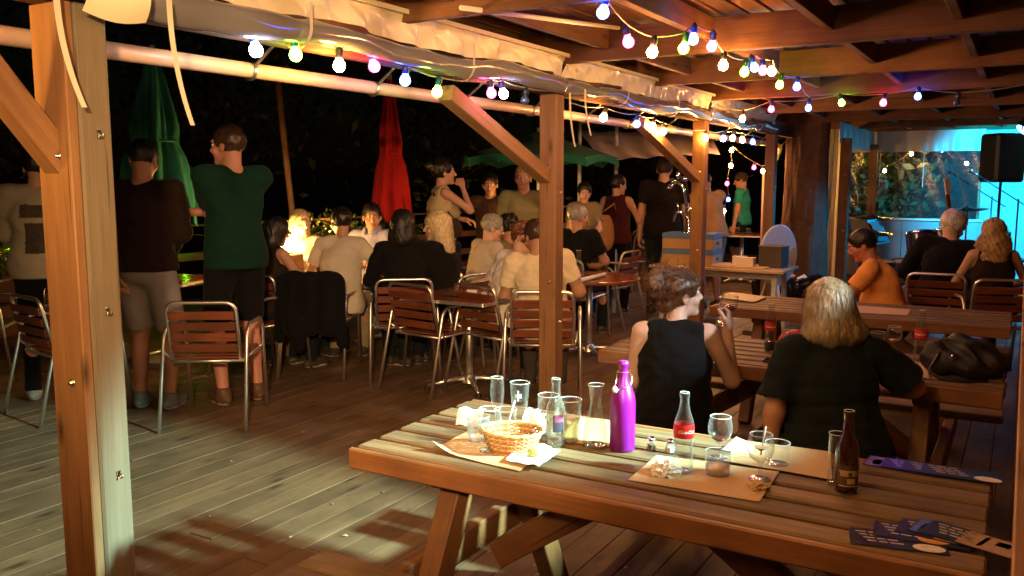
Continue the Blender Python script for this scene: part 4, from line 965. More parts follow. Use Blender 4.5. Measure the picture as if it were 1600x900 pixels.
# side valance towards the tree
v_ = MB(); v_.grid(lambda u, v: (-2.2+.02*math.sin(u*40)*v, 12.3+3.0*u, 2.36-.28*v-.05*math.sin(u*3.1)*v), 60, 6); tag(v_.build('side_valance', M_WHITEVINYL, None, True), 'short white vinyl valance left of the stage window', 'valance')
post('timber_post', D(1319, 300, 11.9).x, D(1319, 300, 11.9).y, .13, M_ROOF, 'dark timber post between the cream curtain and the stage', brace=())
post('timber_post', -2.15, 15.0, .12, M_TIMBER, 'timber post at the left corner of the stage window', brace=())
plank('x', (0, 0, 0), (1, 0, 0), .1, .1, M_TIMBER).name = 'leaning_board'
o = bpy.data.objects['leaning_board']; o.matrix_local = Matrix.Identity(4); a, b = D(1322, 335, 12.2), D(1348, 420, 12.2); bpy.data.objects.remove(o)
o = plank('leaning_board', a, (b.x+.1, b.y, b.z-.75), .07, .05, M_TIMBER); tag(o, 'bare board leaning at the left of the stage', 'board')
# cream curtain
cu0, cu1 = D(1278, 300, 12.5), D(1322, 300, 12.3); cu = MB(); cu.grid(lambda u, v: (cu0.x+(cu1.x-cu0.x)*u, cu0.y+(cu1.y-cu0.y)*u+.03*math.sin(u*14)+.015*math.sin(u*31+v*4), 2.3-2.2*v), 24, 20)
tag(cu.build('curtain', M_CREAM, None, True), 'cream vinyl curtain hanging between tree trunk and dark post', 'curtain')
# stage rug/platform
part_box('stage_platform', (-.9, 13.6, .05), (2.3, 3.0, .1), plain('stage_carpet', (.1, .12, .16), .9), None); tag(bpy.data.objects['stage_platform'], 'low stage platform lit blue in the back right corner', 'stage')
# speaker on stand
sp = D(1566, 247, 11.6); e = empty('loudspeaker', (sp.x, sp.y, 0), YAW+R(8), 'black loudspeaker on a pole stand in front of the cyan wall', 'loudspeaker')
b = MB(); b.box((0, 0, sp.z), (.43, .36, .64), ch=.03); b.build('cabinet', M_BLACK, e)
b = MB(); b.box((0, -.182, sp.z), (.37, .01, .56), ch=.004); b.build('grille', plain('grille', (.02, .02, .02), .6, bump=.6, bscale=300), e)
b = MB(); b.box((.221, 0, sp.z+.05), (.012, .12, .05), ch=.004); b.build('handle', plain('handle_grey', (.1, .1, .1), .4), e)
b = MB(); b.tube([(0, 0, .4), (0, 0, sp.z-.3)], .018, 10); b.lathe([(.035, .78), (.035, .86)], seg=12); b.build('pole', M_BLACK, e, True)
for k in range(3):
    a = k*2.09+.4; b = MB(); b.tube([(0, 0, .8), (.5*math.cos(a), .5*math.sin(a), .0)], .013, 8); b.build('leg', M_BLACK, e, True)
# drum kit
dp_ = D(1412, 400, 9.9); e = empty('drum_kit', (dp_.x, dp_.y, .0), YAW, 'dark drum kit with cymbals on chrome stands at the left of the stage', 'drum kit')
M_SHELL = plain('drum_shell', (.02, .025, .05), .15, coat=.8); M_SKIN = plain('drum_skin', (.7, .7, .68), .5); M_CYM = plain('cymbal', (.55, .42, .18), .25, metal=1)
def drum(nm, c, r, h, tilt, par):
    qm = Matrix.Rotation(tilt, 3, 'X'); b = MB(); b.lathe([(r, 0), (r, h)], c, 24, M=qm); o = b.build(nm, M_SHELL, par, True)
    for z in (0, h): b = MB(); b.lathe([(r+.008, z-.012), (r+.01, z), (r+.008, z+.012)], c, 24, M=qm); b.build('hoop', M_CHROME, o, True)
    b = MB(); b.lathe([(.0005, h-.004), (r, h-.004)], c, 24, M=qm); b.build('drumhead', M_SKIN, o)
    for k in range(6):
        a = k*1.047; p = Vector(c)+qm @ Vector(((r+.012)*math.cos(a), (r+.012)*math.sin(a), .02)); p2 = Vector(c)+qm @ Vector(((r+.012)*math.cos(a), (r+.012)*math.sin(a), h-.02)); b = MB(); b.tube([p, p2], .005, 5); b.build('lug', M_CHROME, o)
drum('bass_drum', (.25, -.2, .42), .27, .4, -1.57, e); drum('floor_tom', (-.35, -.1, .3), .2, .36, 0, e); drum('snare', (-.1, -.35, .55), .17, .14, .1, e); drum('rack_tom', (.22, .05, .78), .15, .2, -.3, e); drum('rack_tom', (.5, .05, .78), .16, .22, -.3, e)
for x, y, z, t in ((-.45, -.2, 1.0, .1), (.75, .1, 1.25, -.15), (-.25, .3, 1.15, .1)):
    b = MB(); b.lathe([(.01, .03), (.04, .022), (.06, .008), (.22, -.008)], (x, y, z), 28, M=Matrix.Rotation(t, 3, 'X')); b.build('cymbal', M_CYM, e, True)
    b = MB(); b.tube([(x, y, z+.04), (x, y, .3)], .009, 8)
    for k in range(3): a = k*2.09; b.tube([(x, y, .35), (x+.2*math.cos(a), y+.2*math.sin(a), 0)], .008, 6)
    b.build('cymbal_stand', M_CHROME, e, True)
# music stand
p = D(1372, 362, 9.9); e = empty('music_stand', (p.x, p.y, 0), YAW+R(50), 'music stand with pale sheet music above the man in orange', 'music stand')
b = MB(); b.box((0, 0, p.z), (.46, .012, .3), rot=Matrix.Rotation(-.45, 3, 'X')); b.build('desk', M_BLACK, e); b = MB(); b.box((-.05, -.02, p.z+.01), (.3, .006, .24), rot=Matrix.Rotation(-.45, 3, 'X')); b.build('sheet', plain('sheet_paper', (.4, .36, .28), .8), e)
b = MB(); b.tube([(0, .02, p.z-.05), (0, .02, .35)], .011, 8)
for k in range(3): a = k*2.09; b.tube([(0, .02, .38), (.28*math.cos(a), .28*math.sin(a), 0)], .009, 6)
b.build('stand', M_BLACK, e, True)
# microphone stands
for (px, py, dd, lab) in ((1590, 330, 11.0, 'boom microphone stand at the right edge of the stage'), (1548, 340, 12.6, 'thin microphone stand left of the loudspeaker pole')):
    p = D(px, py, dd); e = empty('microphone_stand', (p.x, p.y, 0), YAW, lab, 'microphone stand', 'microphone stands')
    b = MB(); b.tube([(0, 0, .02), (0, 0, 1.35)], .01, 8); b.tube([(.2, 0, 1.2), (-.55, -.1, 1.62)], .007, 6); b.lathe([(.13, 0), (.13, .015), (.02, .03)], seg=18, cap0=True); b.build('stand', M_BLACK, e, True)
    b = MB(); b.tube([(-.55, -.1, 1.62), (-.67, -.12, 1.68)], [.011, .016], 8); b.lathe([(.001, -.025), (.02, -.015), (.025, 0), (.02, .016), (.001, .026)], (-.69, -.12, 1.69), 12); b.build('microphone', M_STEEL, e, True)
# electric guitar standing
p = D(1497, 402, 9.2); e = empty('electric_guitar', (p.x, p.y, .55), YAW+R(20), 'blue electric guitar held upright beside the white-haired man', 'guitar')
b = MB(); outl = [(.0, .0), (.13, .02), (.165, .12), (.12, .22), (.135, .33), (.1, .4), (.05, .35), (-.05, .35), (-.1, .42), (-.135, .33), (-.12, .22), (-.165, .12), (-.13, .02)]
n = len(outl); b.add([(x, -.022, z) for x, z in outl]+[(x, .022, z) for x, z in outl], [tuple(range(n)), tuple(range(n, 2*n))[::-1]]+[(i, n+i, n+(i+1) % n, (i+1) % n) for i in range(n)]); b.build('guitar_body', plain('guitar_blue', (.03, .12, .5), .2, coat=.8), e)
b = MB(); b.box((0, -.02, .62), (.05, .022, .6), ch=.005); b.build('neck', M_PICEDGE, e); b = MB(); b.box((.02, -.02, 1.0), (.08, .018, .18), ch=.01); b.build('headstock', M_WHITE, e); b = MB(); b.box((0, -.026, .17), (.12, .008, .18), ch=.003); b.build('pickguard', M_WHITE, e)
e.rotation_euler[1] = -.25
# amplifier, stool table with bottle, cables
p = D(1520, 440, 11.0); e = empty('guitar_amplifier', (p.x, p.y, .1), YAW+.2, 'black amplifier box on the stage behind the wavy blonde woman', 'amplifier'); b = MB(); b.box((0, 0, .25), (.52, .26, .5), ch=.02); b.build('cabinet', M_BLACK, e); b = MB(); b.box((0, -.134, .2), (.46, .008, .36), ch=.003); b.build('grille', MATS['grille'], e); b = MB(); b.box((0, -.134, .44), (.46, .01, .07), ch=.003); b.build('control_panel', M_STEEL, e)
p = D(1578, 405, 9.6); e = empty('stool_table', (p.x, p.y, 0), YAW, 'small tall table with a green bottle right of the wavy blonde woman', 'side table'); b = MB(); b.lathe([(.0005, p.z-.02), (.22, p.z-.02), (.225, p.z-.01), (.22, p.z), (.0005, p.z)], seg=24); b.build('tabletop', M_PICEDGE, e); b = MB(); b.tube([(0, 0, .02), (0, 0, p.z-.02)], .02, 10); b.lathe([(.16, 0), (.16, .015), (.03, .03)], seg=18, cap0=True); b.build('pedestal', M_STEEL, e, True)
b = MB(); b.lathe([(.0005, .0), (.036, .0), (.037, .01), (.037, .17), (.03, .2), (.014, .235), (.014, .29), (.016, .292), (.016, .3), (.0005, .3)], seg=18); tag(b.build('green_bottle', plain('green_glass', (.02, .08, .02), .08, coat=.5), None, True, p+Vector((-.02, 0, .001))), 'green wine bottle on the small table by the stage', 'bottle')
for k, (x0, y0) in enumerate(((-.9, 12.3), (-.5, 12.6), (-1.3, 12.5))):
    b = MB(); b.tube([(x0+.25*math.sin(i*.5+k), y0+i*.12, .112) for i in range(18)], .006, 6); tag(b.build('stage_cable', M_BLACK, None, True), ('black cable snaking over the stage beside the drum kit', 'black cable snaking over the stage below the loudspeaker', 'black cable at the left edge of the stage')[k], 'cable', 'stage cables')
# big tree trunk through the roof
tp = D(1249, 400, 12.0); tp.z = 0; e = empty('tree', tp, label='thick rough tree trunk growing through the terrace', cat='tree')
b = MB(); n, sg = 90, 96; vs = []; fs = []
for i in range(n+1):
    z = -.3+i*.067
    for k in range(sg):
        a = 2*math.pi*k/sg; r = .3-.012*z+.09*math.exp(-max(z, 0)*3); p = Vector((math.cos(a)*2.2, math.sin(a)*2.2, z*.8))
        r *= 1+.1*mnoise.noise(p)+.05*abs(mnoise.noise(Vector((math.cos(a)*7, math.sin(a)*7, z*1.1))))+.07*abs(mnoise.noise(Vector((math.cos(a)*14, math.sin(a)*14, z*2.2))))+.03*mnoise.noise(Vector((math.cos(a)*20, math.sin(a)*20, z*5)))
        vs.append((r*math.cos(a)+.05*math.sin(z*.9), r*math.sin(a), z))
for i in range(n):
    for k in range(sg): fs.append((i*sg+k, i*sg+(k+1) % sg, (i+1)*sg+(k+1) % sg, (i+1)*sg+k))
b.add(vs, fs); b.build('trunk', plain('bark', (.15, .08, .045), .9, bump=1, bscale=22, var=.45, vscale=10), e, True)
def leaf_cloud(n, c, r, size, seed, flat=1.0, clumps=24):
    rng = np.random.default_rng(seed); cc = rng.normal(size=(clumps, 3)); cc /= np.linalg.norm(cc, axis=1)[:, None]; cc *= rng.uniform(.35, 1, (clumps, 1)); ci = rng.integers(0, clumps, n)
    p = cc[ci]+rng.normal(size=(n, 3))*.17; p = p*np.array(r)+np.array(c); u = rng.normal(size=(n, 3)); u /= np.linalg.norm(u, axis=1)[:, None]; w = rng.normal(size=(n, 3)); w = np.cross(u, w); w /= np.linalg.norm(w, axis=1)[:, None]
    s = size*rng.uniform(.6, 1.3, (n, 1)); V = np.stack([p-u*s, p+w*s*.45, p+u*s, p-w*s*.45], 1).reshape(-1, 3); return V, np.arange(4*n).reshape(-1, 4)
M_LEAF = plain('leaf', (.022, .03, .012), .55, var=.4, vscale=3); M_LEAF3 = plain('leaf_mid', (.03, .085, .03), .5, var=.4, vscale=12); M_LEAF2 = plain('leaf_bright', (.11, .17, .03), .5, var=.35, vscale=12)
V, Q = leaf_cloud(2500, (0, 0, 7.2), (2.6, 2.6, 1.6), .09, 3); link('crown', np_mesh('crown', [(V, Q, 0)], [M_LEAF], False), e)
for k in range(5):
    a = k*1.3; b = MB(); b.tube([(0, 0, 5.2), (.7*math.cos(a), .7*math.sin(a), 6.2), (1.7*math.cos(a), 1.7*math.sin(a), 7.2)], [.16, .1, .03], 8); b.build('limb', MATS['bark'], e, True)
# dark trees beyond the railing and behind the stage
def bg_tree(x, y, h, r, n, label, seed, size=.09, mat=None, z0=.9):
    e = empty('tree', (x, y, -.6), label=label, cat='tree', group='dark trees around the terrace'); b = MB(); rnd = random.Random(seed)
    b.tube([(0, 0, 0), (.05, .03, h*.35), (-.04, .06, h*.75)], [.16, .11, .05], 10)
    for k in range(7): a = k*2.4; b.tube([(.02, .02, h*(.3+.06*k)), (r*.7*math.cos(a), r*.7*math.sin(a), h*(.42+.07*k))], [.06, .015], 6)
    b.build('trunk', plain('night_bark', (.02, .013, .009), .95, bump=.6, bscale=14), e, True); V, Q = leaf_cloud(n, (0, 0, h*.62), (r, r, h*.42), size, seed, clumps=40); link('crown', np_mesh('crown', [(V, Q, 0)], [mat or M_LEAF], False), e)
for i, (x, y, h, r, lab) in enumerate(((-13.5, 6, 6, 2.4, 'tall dark tree beyond the railing behind the closed green parasol'), (-13, 11, 7, 2.6, 'dark tree beyond the railing behind the closed red parasol'), (-11.5, 16, 6.5, 2.5, 'dark tree beyond the railing behind the open parasol'), (-9.5, 22, 7, 2.8, 'dark tree far behind the man in teal'))): bg_tree(x, y, h, r, 2600, lab, 20+i, .11)
for i, (x, y, h, r, lab) in enumerate(((-2.9, 18.5, 3.6, 1.1, 'leafy shrub tree seen through the left of the stage window'), (-1.4, 18.2, 4.2, 1.4, 'leafy tree behind the middle of the stage window'), (.2, 17.8, 4, 1.3, 'leafy tree behind the right of the stage window'))): bg_tree(x, y, h, r, 2600, lab, 40+i, .11, M_LEAF3)
festoon('small string of bulbs in the foliage behind the stage window', [((-2.2+.23*i+.1*math.sin(i*3), 16.7+.5*math.sin(i*1.7), 1.75+.35*abs(math.sin(i*1.1))), 'ybybbbwb'[i % 8]) for i in range(0, 8, 2)], (None, None), .1)
# planters along the railing
def planter(p, label, seed, w=1.0):
    e = empty('planter', (p.x+.24, p.y, 0), R(90)-.05, label, 'planter', 'leafy planters along the railing'); b = MB(); b.box((0, 0, .32), (w, .26, .64), ch=.01); b.build('trough', M_ROOF, e)
    rng = np.random.default_rng(seed); n = 420; V = []; Q = []
    for i in range(n):
        c = np.array([rng.uniform(-w/2, w/2), rng.normal()*.11, .64+abs(rng.normal())*.16]); u = nrm(rng.normal(size=3)+[0, 0, .4]); q = nrm(np.cross(u, rng.normal(size=3))); s = rng.uniform(.03, .065); m = nrm(np.cross(u, q))*s*.25
        o = len(V); V += [c-u*s, c+q*s*.55+m, c+u*s, c-q*s*.55+m]; Q.append([o, o+1, o+2, o+3])
    link('leaves', np_mesh('leaves', [(np.array(V), np.array(Q), 0)], [M_LEAF2], False), e)
    b = MB()
    for i in range(18): x = rng.uniform(-w/2, w/2); b.tube([(x, 0, .62), (x+rng.normal()*.06, rng.normal()*.06, .9)], .004, 5)
    b.build('stems', plain('stem', (.06, .08, .02), .6), e)
for px, lab, w in ((-40, 'lamp-lit leafy planter at the left edge of the picture', 1.0), (25, 'leafy planter left of the man in the printed shirt', .9), (470, 'leafy planter behind the blonde woman', 1.0), (530, 'leafy planter between the blonde woman and the man in light blue', 1.0), (600, 'leafy planter behind the man in light blue', .9)): planter(rail_at(px), lab, abs(px)+3, w)
# ================================================================ parasols
def closed_parasol(p, h, rz, mat, label, r=.42, top=3.0):
    e = empty('closed_parasol', (p.x, p.y, 0), rz, label, 'parasol', 'folded parasols'); b = MB(); b.tube([(0, 0, 0), (0, 0, top+.05)], .024, 10); b.build('pole', M_WHITE, e, True)
    def fn(u, v):
        a = 2*math.pi*u; rr = (.03+(r-.03)*v**.9)*(1+.24*math.sin(a*5+v*1.7+.5*math.sin(a*2))+.11*math.sin(a*9-v*2)+.05*math.sin(a*15+v*5))*(1-.17*math.exp(-((v-.55)/.06)**2)); zz = top-(top-h)*v-(.07*math.sin(a*5+.5)+.04*math.sin(a*3+1))*v**3
        return (rr*math.cos(a)*.8, rr*math.sin(a)*.8, zz)
    b = MB(); b.grid(fn, 150, 40); b.build('canopy', mat, e, True); b = MB(); b.tube([((.03+(r-.03)*.61)*.72*math.cos(a), (.03+(r-.03)*.61)*.72*math.sin(a), top-(top-h)*.55) for a in np.linspace(0, 6.28, 25)[:-1]], .012, 6, closed=True); b.build('tie_strap', mat, e, True); b = MB(); b.lathe([(.24, 0), (.24, .05), (.05, .09)], seg=20, cap0=True); b.build('base', plain('concrete', (.3, .3, .29), .8), e)
M_PGREEN = fabric('parasol_green', (.03, .2, .14)); M_PRED = fabric('parasol_red', (.36, .014, .014)); M_PDGREEN = fabric('parasol_dark_green', (.03, .11, .055)); M_PVAL = fabric('parasol_valance', (.02, .13, .08))
p = D(250, 330, 7.4); closed_parasol(p, 1.3, R(20), M_PGREEN, 'folded green parasol behind the man in the dark jumper', r=.36, top=2.65)
p = D(612, 330, 9.0); closed_parasol(p, 1.24, R(70), M_PRED, 'folded red parasol behind the tables', r=.23, top=2.6)
p = D(842, 250, 9.6); e = empty('open_parasol', (p.x, p.y, 0), .3, 'open dark green parasol above the man in the olive shirt', 'parasol')
b = MB(); b.tube([(0, 0, 0), (0, 0, 2.15)], .024, 10); b.build('pole', M_WHITE, e, True)
RP = .88; ZP = 2.12
for k in range(8):
    a0, a1 = k*math.pi/4, (k+1)*math.pi/4
    def fn(u, v, a0=a0, a1=a1):
        p0 = Vector((math.cos(a0), math.sin(a0), 0)); p1 = Vector((math.cos(a1), math.sin(a1), 0)); q = p0.lerp(p1, u)*RP*v; return (q.x, q.y, ZP-.3*v-.05*v*v*math.sin(math.pi*u)*-.6)
    b = MB(); b.grid(fn, 6, 6); b.build('canopy_panel', M_PDGREEN, e, True)
    b = MB(); d = Vector((math.cos(a0), math.sin(a0), 0)); b.tube([Vector((0, 0, ZP-.02)), d*RP+Vector((0, 0, ZP-.315))], .006, 5); b.build('rib', M_WHITE, e)
    def fv(u, v, a0=a0, a1=a1):
        p0 = Vector((math.cos(a0), math.sin(a0), 0)); p1 = Vector((math.cos(a1), math.sin(a1), 0)); q = p0.lerp(p1, u)*RP; return (q.x, q.y, ZP-.3+.03*math.sin(math.pi*u)-.1*v*(1-.3*math.sin(math.pi*u)))
    b = MB(); b.grid(fv, 6, 2); b.build('valance', M_PVAL, e, True)
p = D(905, 300, 10.3); b = MB(); b.tube([(0, 0, 0), (0, 0, 2.3)], .022, 10); tag(b.build('canopy_pole', M_WHITE, None, True, (p.x, p.y, 0)), 'thin white pole left of the woman in the striped top', 'pole', 'white poles')
p = D(962, 300, 10.3); b = MB(); b.tube([(0, 0, 0), (0, 0, 2.3)], .022, 10); tag(b.build('canopy_pole', M_WHITE, None, True, (p.x, p.y, 0)), 'thin white pole behind the person in maroon', 'pole', 'white poles')
# cream sail beyond
c0 = D(930, 232, 12.4); e = None
cs = [D(905, 205, 10.9), D(1110, 208, 10.9), D(1125, 240, 9.6), D(940, 250, 9.3)]
sl = MB(); sl.grid(lambda u, v: (cs[0].lerp(cs[1], u)).lerp(cs[3].lerp(cs[2], u), v)+Vector((0, 0, -.08*math.sin(math.pi*u)*math.sin(math.pi*v)+.01*math.sin(u*30))), 30, 12); tag(sl.build('shade_sail', plain('sail_cloth', (.7, .52, .42), .7, var=.15), None, True), 'cream shade sail stretched beyond the third post', 'shade sail')
# leaning wooden pole
a, b_ = D(436, 150, 9.2), D(458, 345, 9.2); b = MB(); dlt = (a-b_); b.tube([b_-dlt*.9, a+dlt*.15], .032, 10); o = b.build('wooden_pole', M_TIMBER, None, True); tag(o, 'tall bare wooden pole leaning slightly behind the blonde woman', 'pole')
# ================================================================ people
def XY(px, py, d): p = D(px, py, d); return (p.x, p.y)
SK1, SK2, SK3 = (.5, .28, .19), (.56, .34, .25), (.42, .22, .14)
BLK = (.008, .008, .009); NAVY = (.012, .014, .02)
def seated(label, loc, phi, chairlab=None, seat=.465, **k):
    pr = person(label, loc, phi, sit=seat, **k)
    if chairlab:
        a = R(phi)+YAW; chair(loc[0]-math.sin(a)*-.02, loc[1]+math.cos(a)*-.02, phi, chairlab)
    return pr
# --- the two women on the near bench of the middle table
w1 = person('woman in black tank top with messy bun raising a wine glass', XY(1052, 600, 3.72), -14, sit=.42, scale=.88, fem=True, bw=1.12, lean=(.0, .14), hunch=.12, head=(-62, 4, 0),
    top=('tank', BLK), bottom=('trousers', BLK), hair=('messy_bun', 'chestnut'), skin=(.52, .34, .27), vox=.0095, strands=420,
    rh=(.255, .22, 1.03), elbow=((-.35, -.6, -.8), (.2, -.1, -1)), lh=(-.2, .34, .6), curl=(.4, 1.0), palm=(None, (-.5, .2, .3)), handdir=(None, (.1, .25, 1)), neck=.012)
w2 = person('woman with shoulder-length blonde hair in dark tee, back to us', XY(1305, 600, 3.3), 2, sit=.42, scale=.88, fem=True, bw=1.36, lean=(.0, .1), hunch=.1, head=(6, -6, 0),
    top=('blouse', (.012, .018, .019)), bottom=('trousers', (.012, .014, .014)), hair=('flare', 'ash'), skin=(.5, .26, .16), vox=.0095, strands=900,
    lh=(-.3, -.02, .5), rh=(.36, .34, .8), elbow=((-1, -.5, .2), (.9, -.5, -.5)), curl=(.3, .5), hem=.03)
m3 = person('man in orange tee with sunglasses on his head at the far picnic table', XY(1392, 470, 6.45), 62, sit=.42, scale=.95, bw=1.18, lean=(0, .22), hunch=.3, head=(8, -22, 0),
    top=('tee', (.78, .33, .09)), bottom=('trousers', (.03, .03, .04)), hair=('short', 'dark'), skin=(.45, .19, .12), vox=.0115, lh=(-.1, .5, .78), rh=(.1, .5, .78), strands=150, belly=.02)
g_ = MB(); hm = Matrix(m3['HM'].tolist())
for s in (-1, 1): g_.lathe([(.001, 0), (.024, .002), (.026, .006)], Vector(m3['T'](s*.034, .075, .085)), 14, M=hm @ Matrix.Rotation(-1.0, 3, 'X')); g_.tube([Vector(m3['T'](s*.06, .075, .085)), Vector(m3['T'](s*.088, .0, .05)), Vector(m3['T'](s*.086, -.05, .03))], .0025, 6)
g_.build('sunglasses', plain('sunglass', (.02, .02, .022), .1, coat=1), m3['root'], True)
seated('white-haired man in black bending over beside the drum kit', XY(1466, 420, 7.3), -28, 'bistro chair under the white-haired man by the stage', scale=1.03, lean=(.14, .12), hunch=.4, head=(-25, -35, 0), top=('long', BLK), hair=('fringe_white', 'white'), skin=(.55, .33, .25), strands=200)
seated('woman with wavy blonde hair in dark sleeveless top near the stage', XY(1550, 440, 6.9), -12, 'bistro chair under the wavy blonde woman near the stage', scale=.92, fem=True, lean=(0, .04), head=(-10, -6, 0), top=('tank', (.025, .015, .015)), hair=('wavy', 'blonde'), strands=450, skin=(.5, .3, .2), rh=(.24, .34, .75))
# --- standing group at the left
p1 = person('man in cream shirt with a dark back print behind the near post', XY(66, 400, 6.15), 14, scale=1.04, bw=1.12, top=('long', (.4, .36, .27)), bottom=('trousers', BLK), hair=('short', 'dark'), head=(10, -6, 0), hem=.03, shoe=(.3, .27, .22), lh=(-.12, .3, 1.05), rh=(.15, .3, 1.05))
# back print
sh_ = [c for c in p1['root'].children if c.name.startswith('jumper')][0].data
co = np.empty(len(sh_.vertices)*3, np.float32); sh_.vertices.foreach_get('co', co); co = co.reshape(-1, 3); no = np.empty(len(sh_.vertices)*3, np.float32); sh_.vertex_normals.foreach_get('vector', no); no = no.reshape(-1, 3)
fq = np.array([list(p.vertices) for p in sh_.polygons]); cen = co[fq].mean(1)
sel = (cen[:, 1] < -.02) & (no[fq].mean(1)[:, 1] < -.3) & (((np.abs(cen[:, 0]-.02) < .085) & (cen[:, 2] > 1.03) & (cen[:, 2] < 1.24)) | ((np.abs(cen[:, 0]-.03) < .12) & (cen[:, 2] > 1.275) & (cen[:, 2] < 1.36)))
pm = plain('shirt_print', (.06, .045, .03), .8, var=.9, vscale=28)
link('back_print', np_mesh('back_print', [(co+no*.003, fq[sel], 0)], [pm]), p1['root'])
person('man in dark jumper and grey shorts, back to us', XY(226, 400, 5.85), -4, scale=1.07, bw=1.12, top=('long', (.02, .011, .008)), bottom=('shorts', (.3, .29, .3)), hair=('crop', 'dark'), skin=SK3, head=(0, -12, 0), lean=(0, .03), lh=(-.12, -.16, .92), rh=(.05, .24, 1.0), shoe=(.12, .14, .15), rf=(.11, .02, .085), lf=(-.1, .05, .085), elbow=((-.9, -.4, 0), (.9, -.6, -.2)), hem=-.02)
person('man in dark green tee with folded arms, facing left', XY(368, 400, 6.05), 38, scale=1.13, bw=1.02, top=('tee', (.006, .03, .019)), bottom=('shorts', BLK), hair=('short', 'brown'), skin=(.52, .24, .17), head=(38, -2, 0), lh=(.14, .26, 1.17), rh=(-.14, .26, 1.2), elbow=((-.8, .1, -.8), (.8, .1, -.8)), shoe=(.1, .05, .025), hem=.03)
# --- seated group around the left tables
seated('blonde woman in a cream top glowing in the lantern light', XY(468, 400, 8.0), -150, 'bistro chair under the glowing blonde woman', scale=.96, fem=True, top=('long', (.6, .5, .32)), hair=('long', 'pale'), head=(10, 0, 0), strands=350, skin=SK2, lean=(0, .05))
seated('person with short dark hair in white tee, back to us', XY(532, 430, 7.3), 2, None, scale=1.03, fem=True, lean=(0, .16), hunch=.15, head=(25, -15, 0), top=('tee', (.62, .56, .46)), hair=('short', 'dark'), bottom=('trousers', (.3, .25, .17)), hem=.05, skin=SK3, rh=(.2, .34, .8))
pj = D(502, 500, 7.1); JC = chair(pj.x, pj.y, -3, 'bistro chair hidden under a black jacket')
seated('man in light blue open-necked shirt facing us', XY(586, 400, 8.2), 158, 'bistro chair under the man in light blue', scale=1.03, bw=1.05, top=('polo', (.3, .31, .5)), hair=('short', 'dark'), head=(35, -3, 0), skin=SK1, neck=.02, lean=(0, .05))
seated('woman with long dark hair in black, back to us', XY(630, 420, 6.95), 8, 'bistro chair under the dark-haired woman in black', scale=1.0, fem=True, top=('long', BLK), hair=('bob', 'dark'), strands=300, head=(-20, -8, 0), lean=(.0, .1), neck=.02, skin=SK1)
seated('woman with straight pale blonde hair in black, facing left', XY(697, 420, 7.15), 55, 'bistro chair under the pale blonde woman in black', scale=.98, fem=True, top=('long', BLK), hair=('long', 'pale'), strands=420, head=(35, -4, 0), skin=(.55, .32, .24), lean=(0, .1))
seated('dark-haired person with bare arms at the left end of the table', XY(412, 420, 7.0), -40, 'bistro chair under the dark-haired person left of the blonde woman', scale=.94, fem=True, top=('tank', (.03, .02, .02)), hair=('bob', 'dark'), head=(-10, -12, 0), lean=(0, .2), skin=SK1, lh=(-.1, .45, .78), rh=(.1, .45, .78))
e18 = seated('older woman with short grey hair, glasses and a pale hooded jacket', XY(750, 420, 7.6), -58, 'bistro chair under the older woman with glasses', scale=.95, fem=True, top=('long', (.46, .4, .33)), hair=('short', 'grey'), head=(-20, -16, 0), hunch=.2, lean=(0, .08), skin=(.55, .33, .3), strands=120)
g_ = MB(); hm = Matrix(e18['HM'].tolist())
for s in (-1, 1): g_.tube([Vector(e18['T'](s*.032+.021*math.cos(a), .108, .004+.016*math.sin(a))) for a in np.linspace(0, 6.28, 13)[:-1]], .002, 5, closed=True); g_.tube([Vector(e18['T'](s*.053, .107, .006)), Vector(e18['T'](s*.08, .0, .0))], .002, 5)
g_.build('glasses', M_BLACK, e18['root'], True)
seated('person with dark curly hair in olive, behind the couple in white', XY(797, 420, 7.7), 20, 'bistro chair under the curly-haired person in olive', scale=.93, top=('tee', (.16, .13, .07)), hair=('curly', 'dark'), head=(20, -15, 0), skin=SK3)
seated('woman with tousled auburn hair in a white top leaning to her partner', XY(788, 450, 6.5), -45, 'bistro chair under the auburn-haired woman', scale=.94, fem=True, top=('blouse', (.72, .66, .6)), hair=('curly', 'auburn'), head=(-20, -25, 0), lean=(.1, .12), hunch=.25, neck=.04, strands=200, bottom=('trousers', BLK), skin=(.55, .3, .21))
seated('man in cream tee on a chair behind the middle post, back to us', XY(850, 450, 6.2), -4, 'bistro chair under the man in the cream tee behind the middle post', scale=.97, bw=1.14, top=('tee', (.68, .58, .42)), hair=('short', 'brown'), head=(30, -22, 0), lean=(-.1, .12), hunch=.2, hem=.06, bottom=('trousers', (.06, .05, .045)), skin=SK3, vox=.0125)
# --- people further back
person('woman in a cream top with a shoulder bag, hand at her mouth', XY(690, 380, 8.6), -70, scale=1.03, fem=True, top=('tank', (.5, .4, .24)), hair=('bun', 'dark'), head=(-5, 2, 0), rh=(.06, .2, 1.47), lh=(-.2, .28, 1.15), curl=(.5, 1.0), skin=(.55, .3, .2), elbow=((-.8, -.6, -.3), (.5, .3, -.9)), bottom=('trousers', BLK), vox=.015)
person('man in a dark brown shirt reaching out his arm beside the cream-top woman', XY(768, 380, 9.2), 165, scale=.955, top=('tee', (.07, .035, .025)), hair=('short', 'dark'), head=(10, -5, 0), rh=(.52, .28, 1.22), lean=(.0, .05), skin=SK3, vox=.017)
person('man in an olive tee standing under the open parasol', XY(818, 380, 8.7), 172, scale=.995, top=('tee', (.22, .2, .1)), hair=('short', 'sandy'), head=(0, 0, 0), skin=SK1, bottom=('trousers', (.08, .07, .05)), vox=.016, bw=1.05)
person('woman in a striped top with a phone-lit face', XY(912, 380, 9.8), 180, scale=.9, fem=True, top=('tee', (.2, .15, .09)), hair=('bun', 'dark'), head=(0, -12, 0), skin=(.55, .32, .27), lh=(-.06, .26, 1.05), rh=(.06, .26, 1.05), vox=.017)
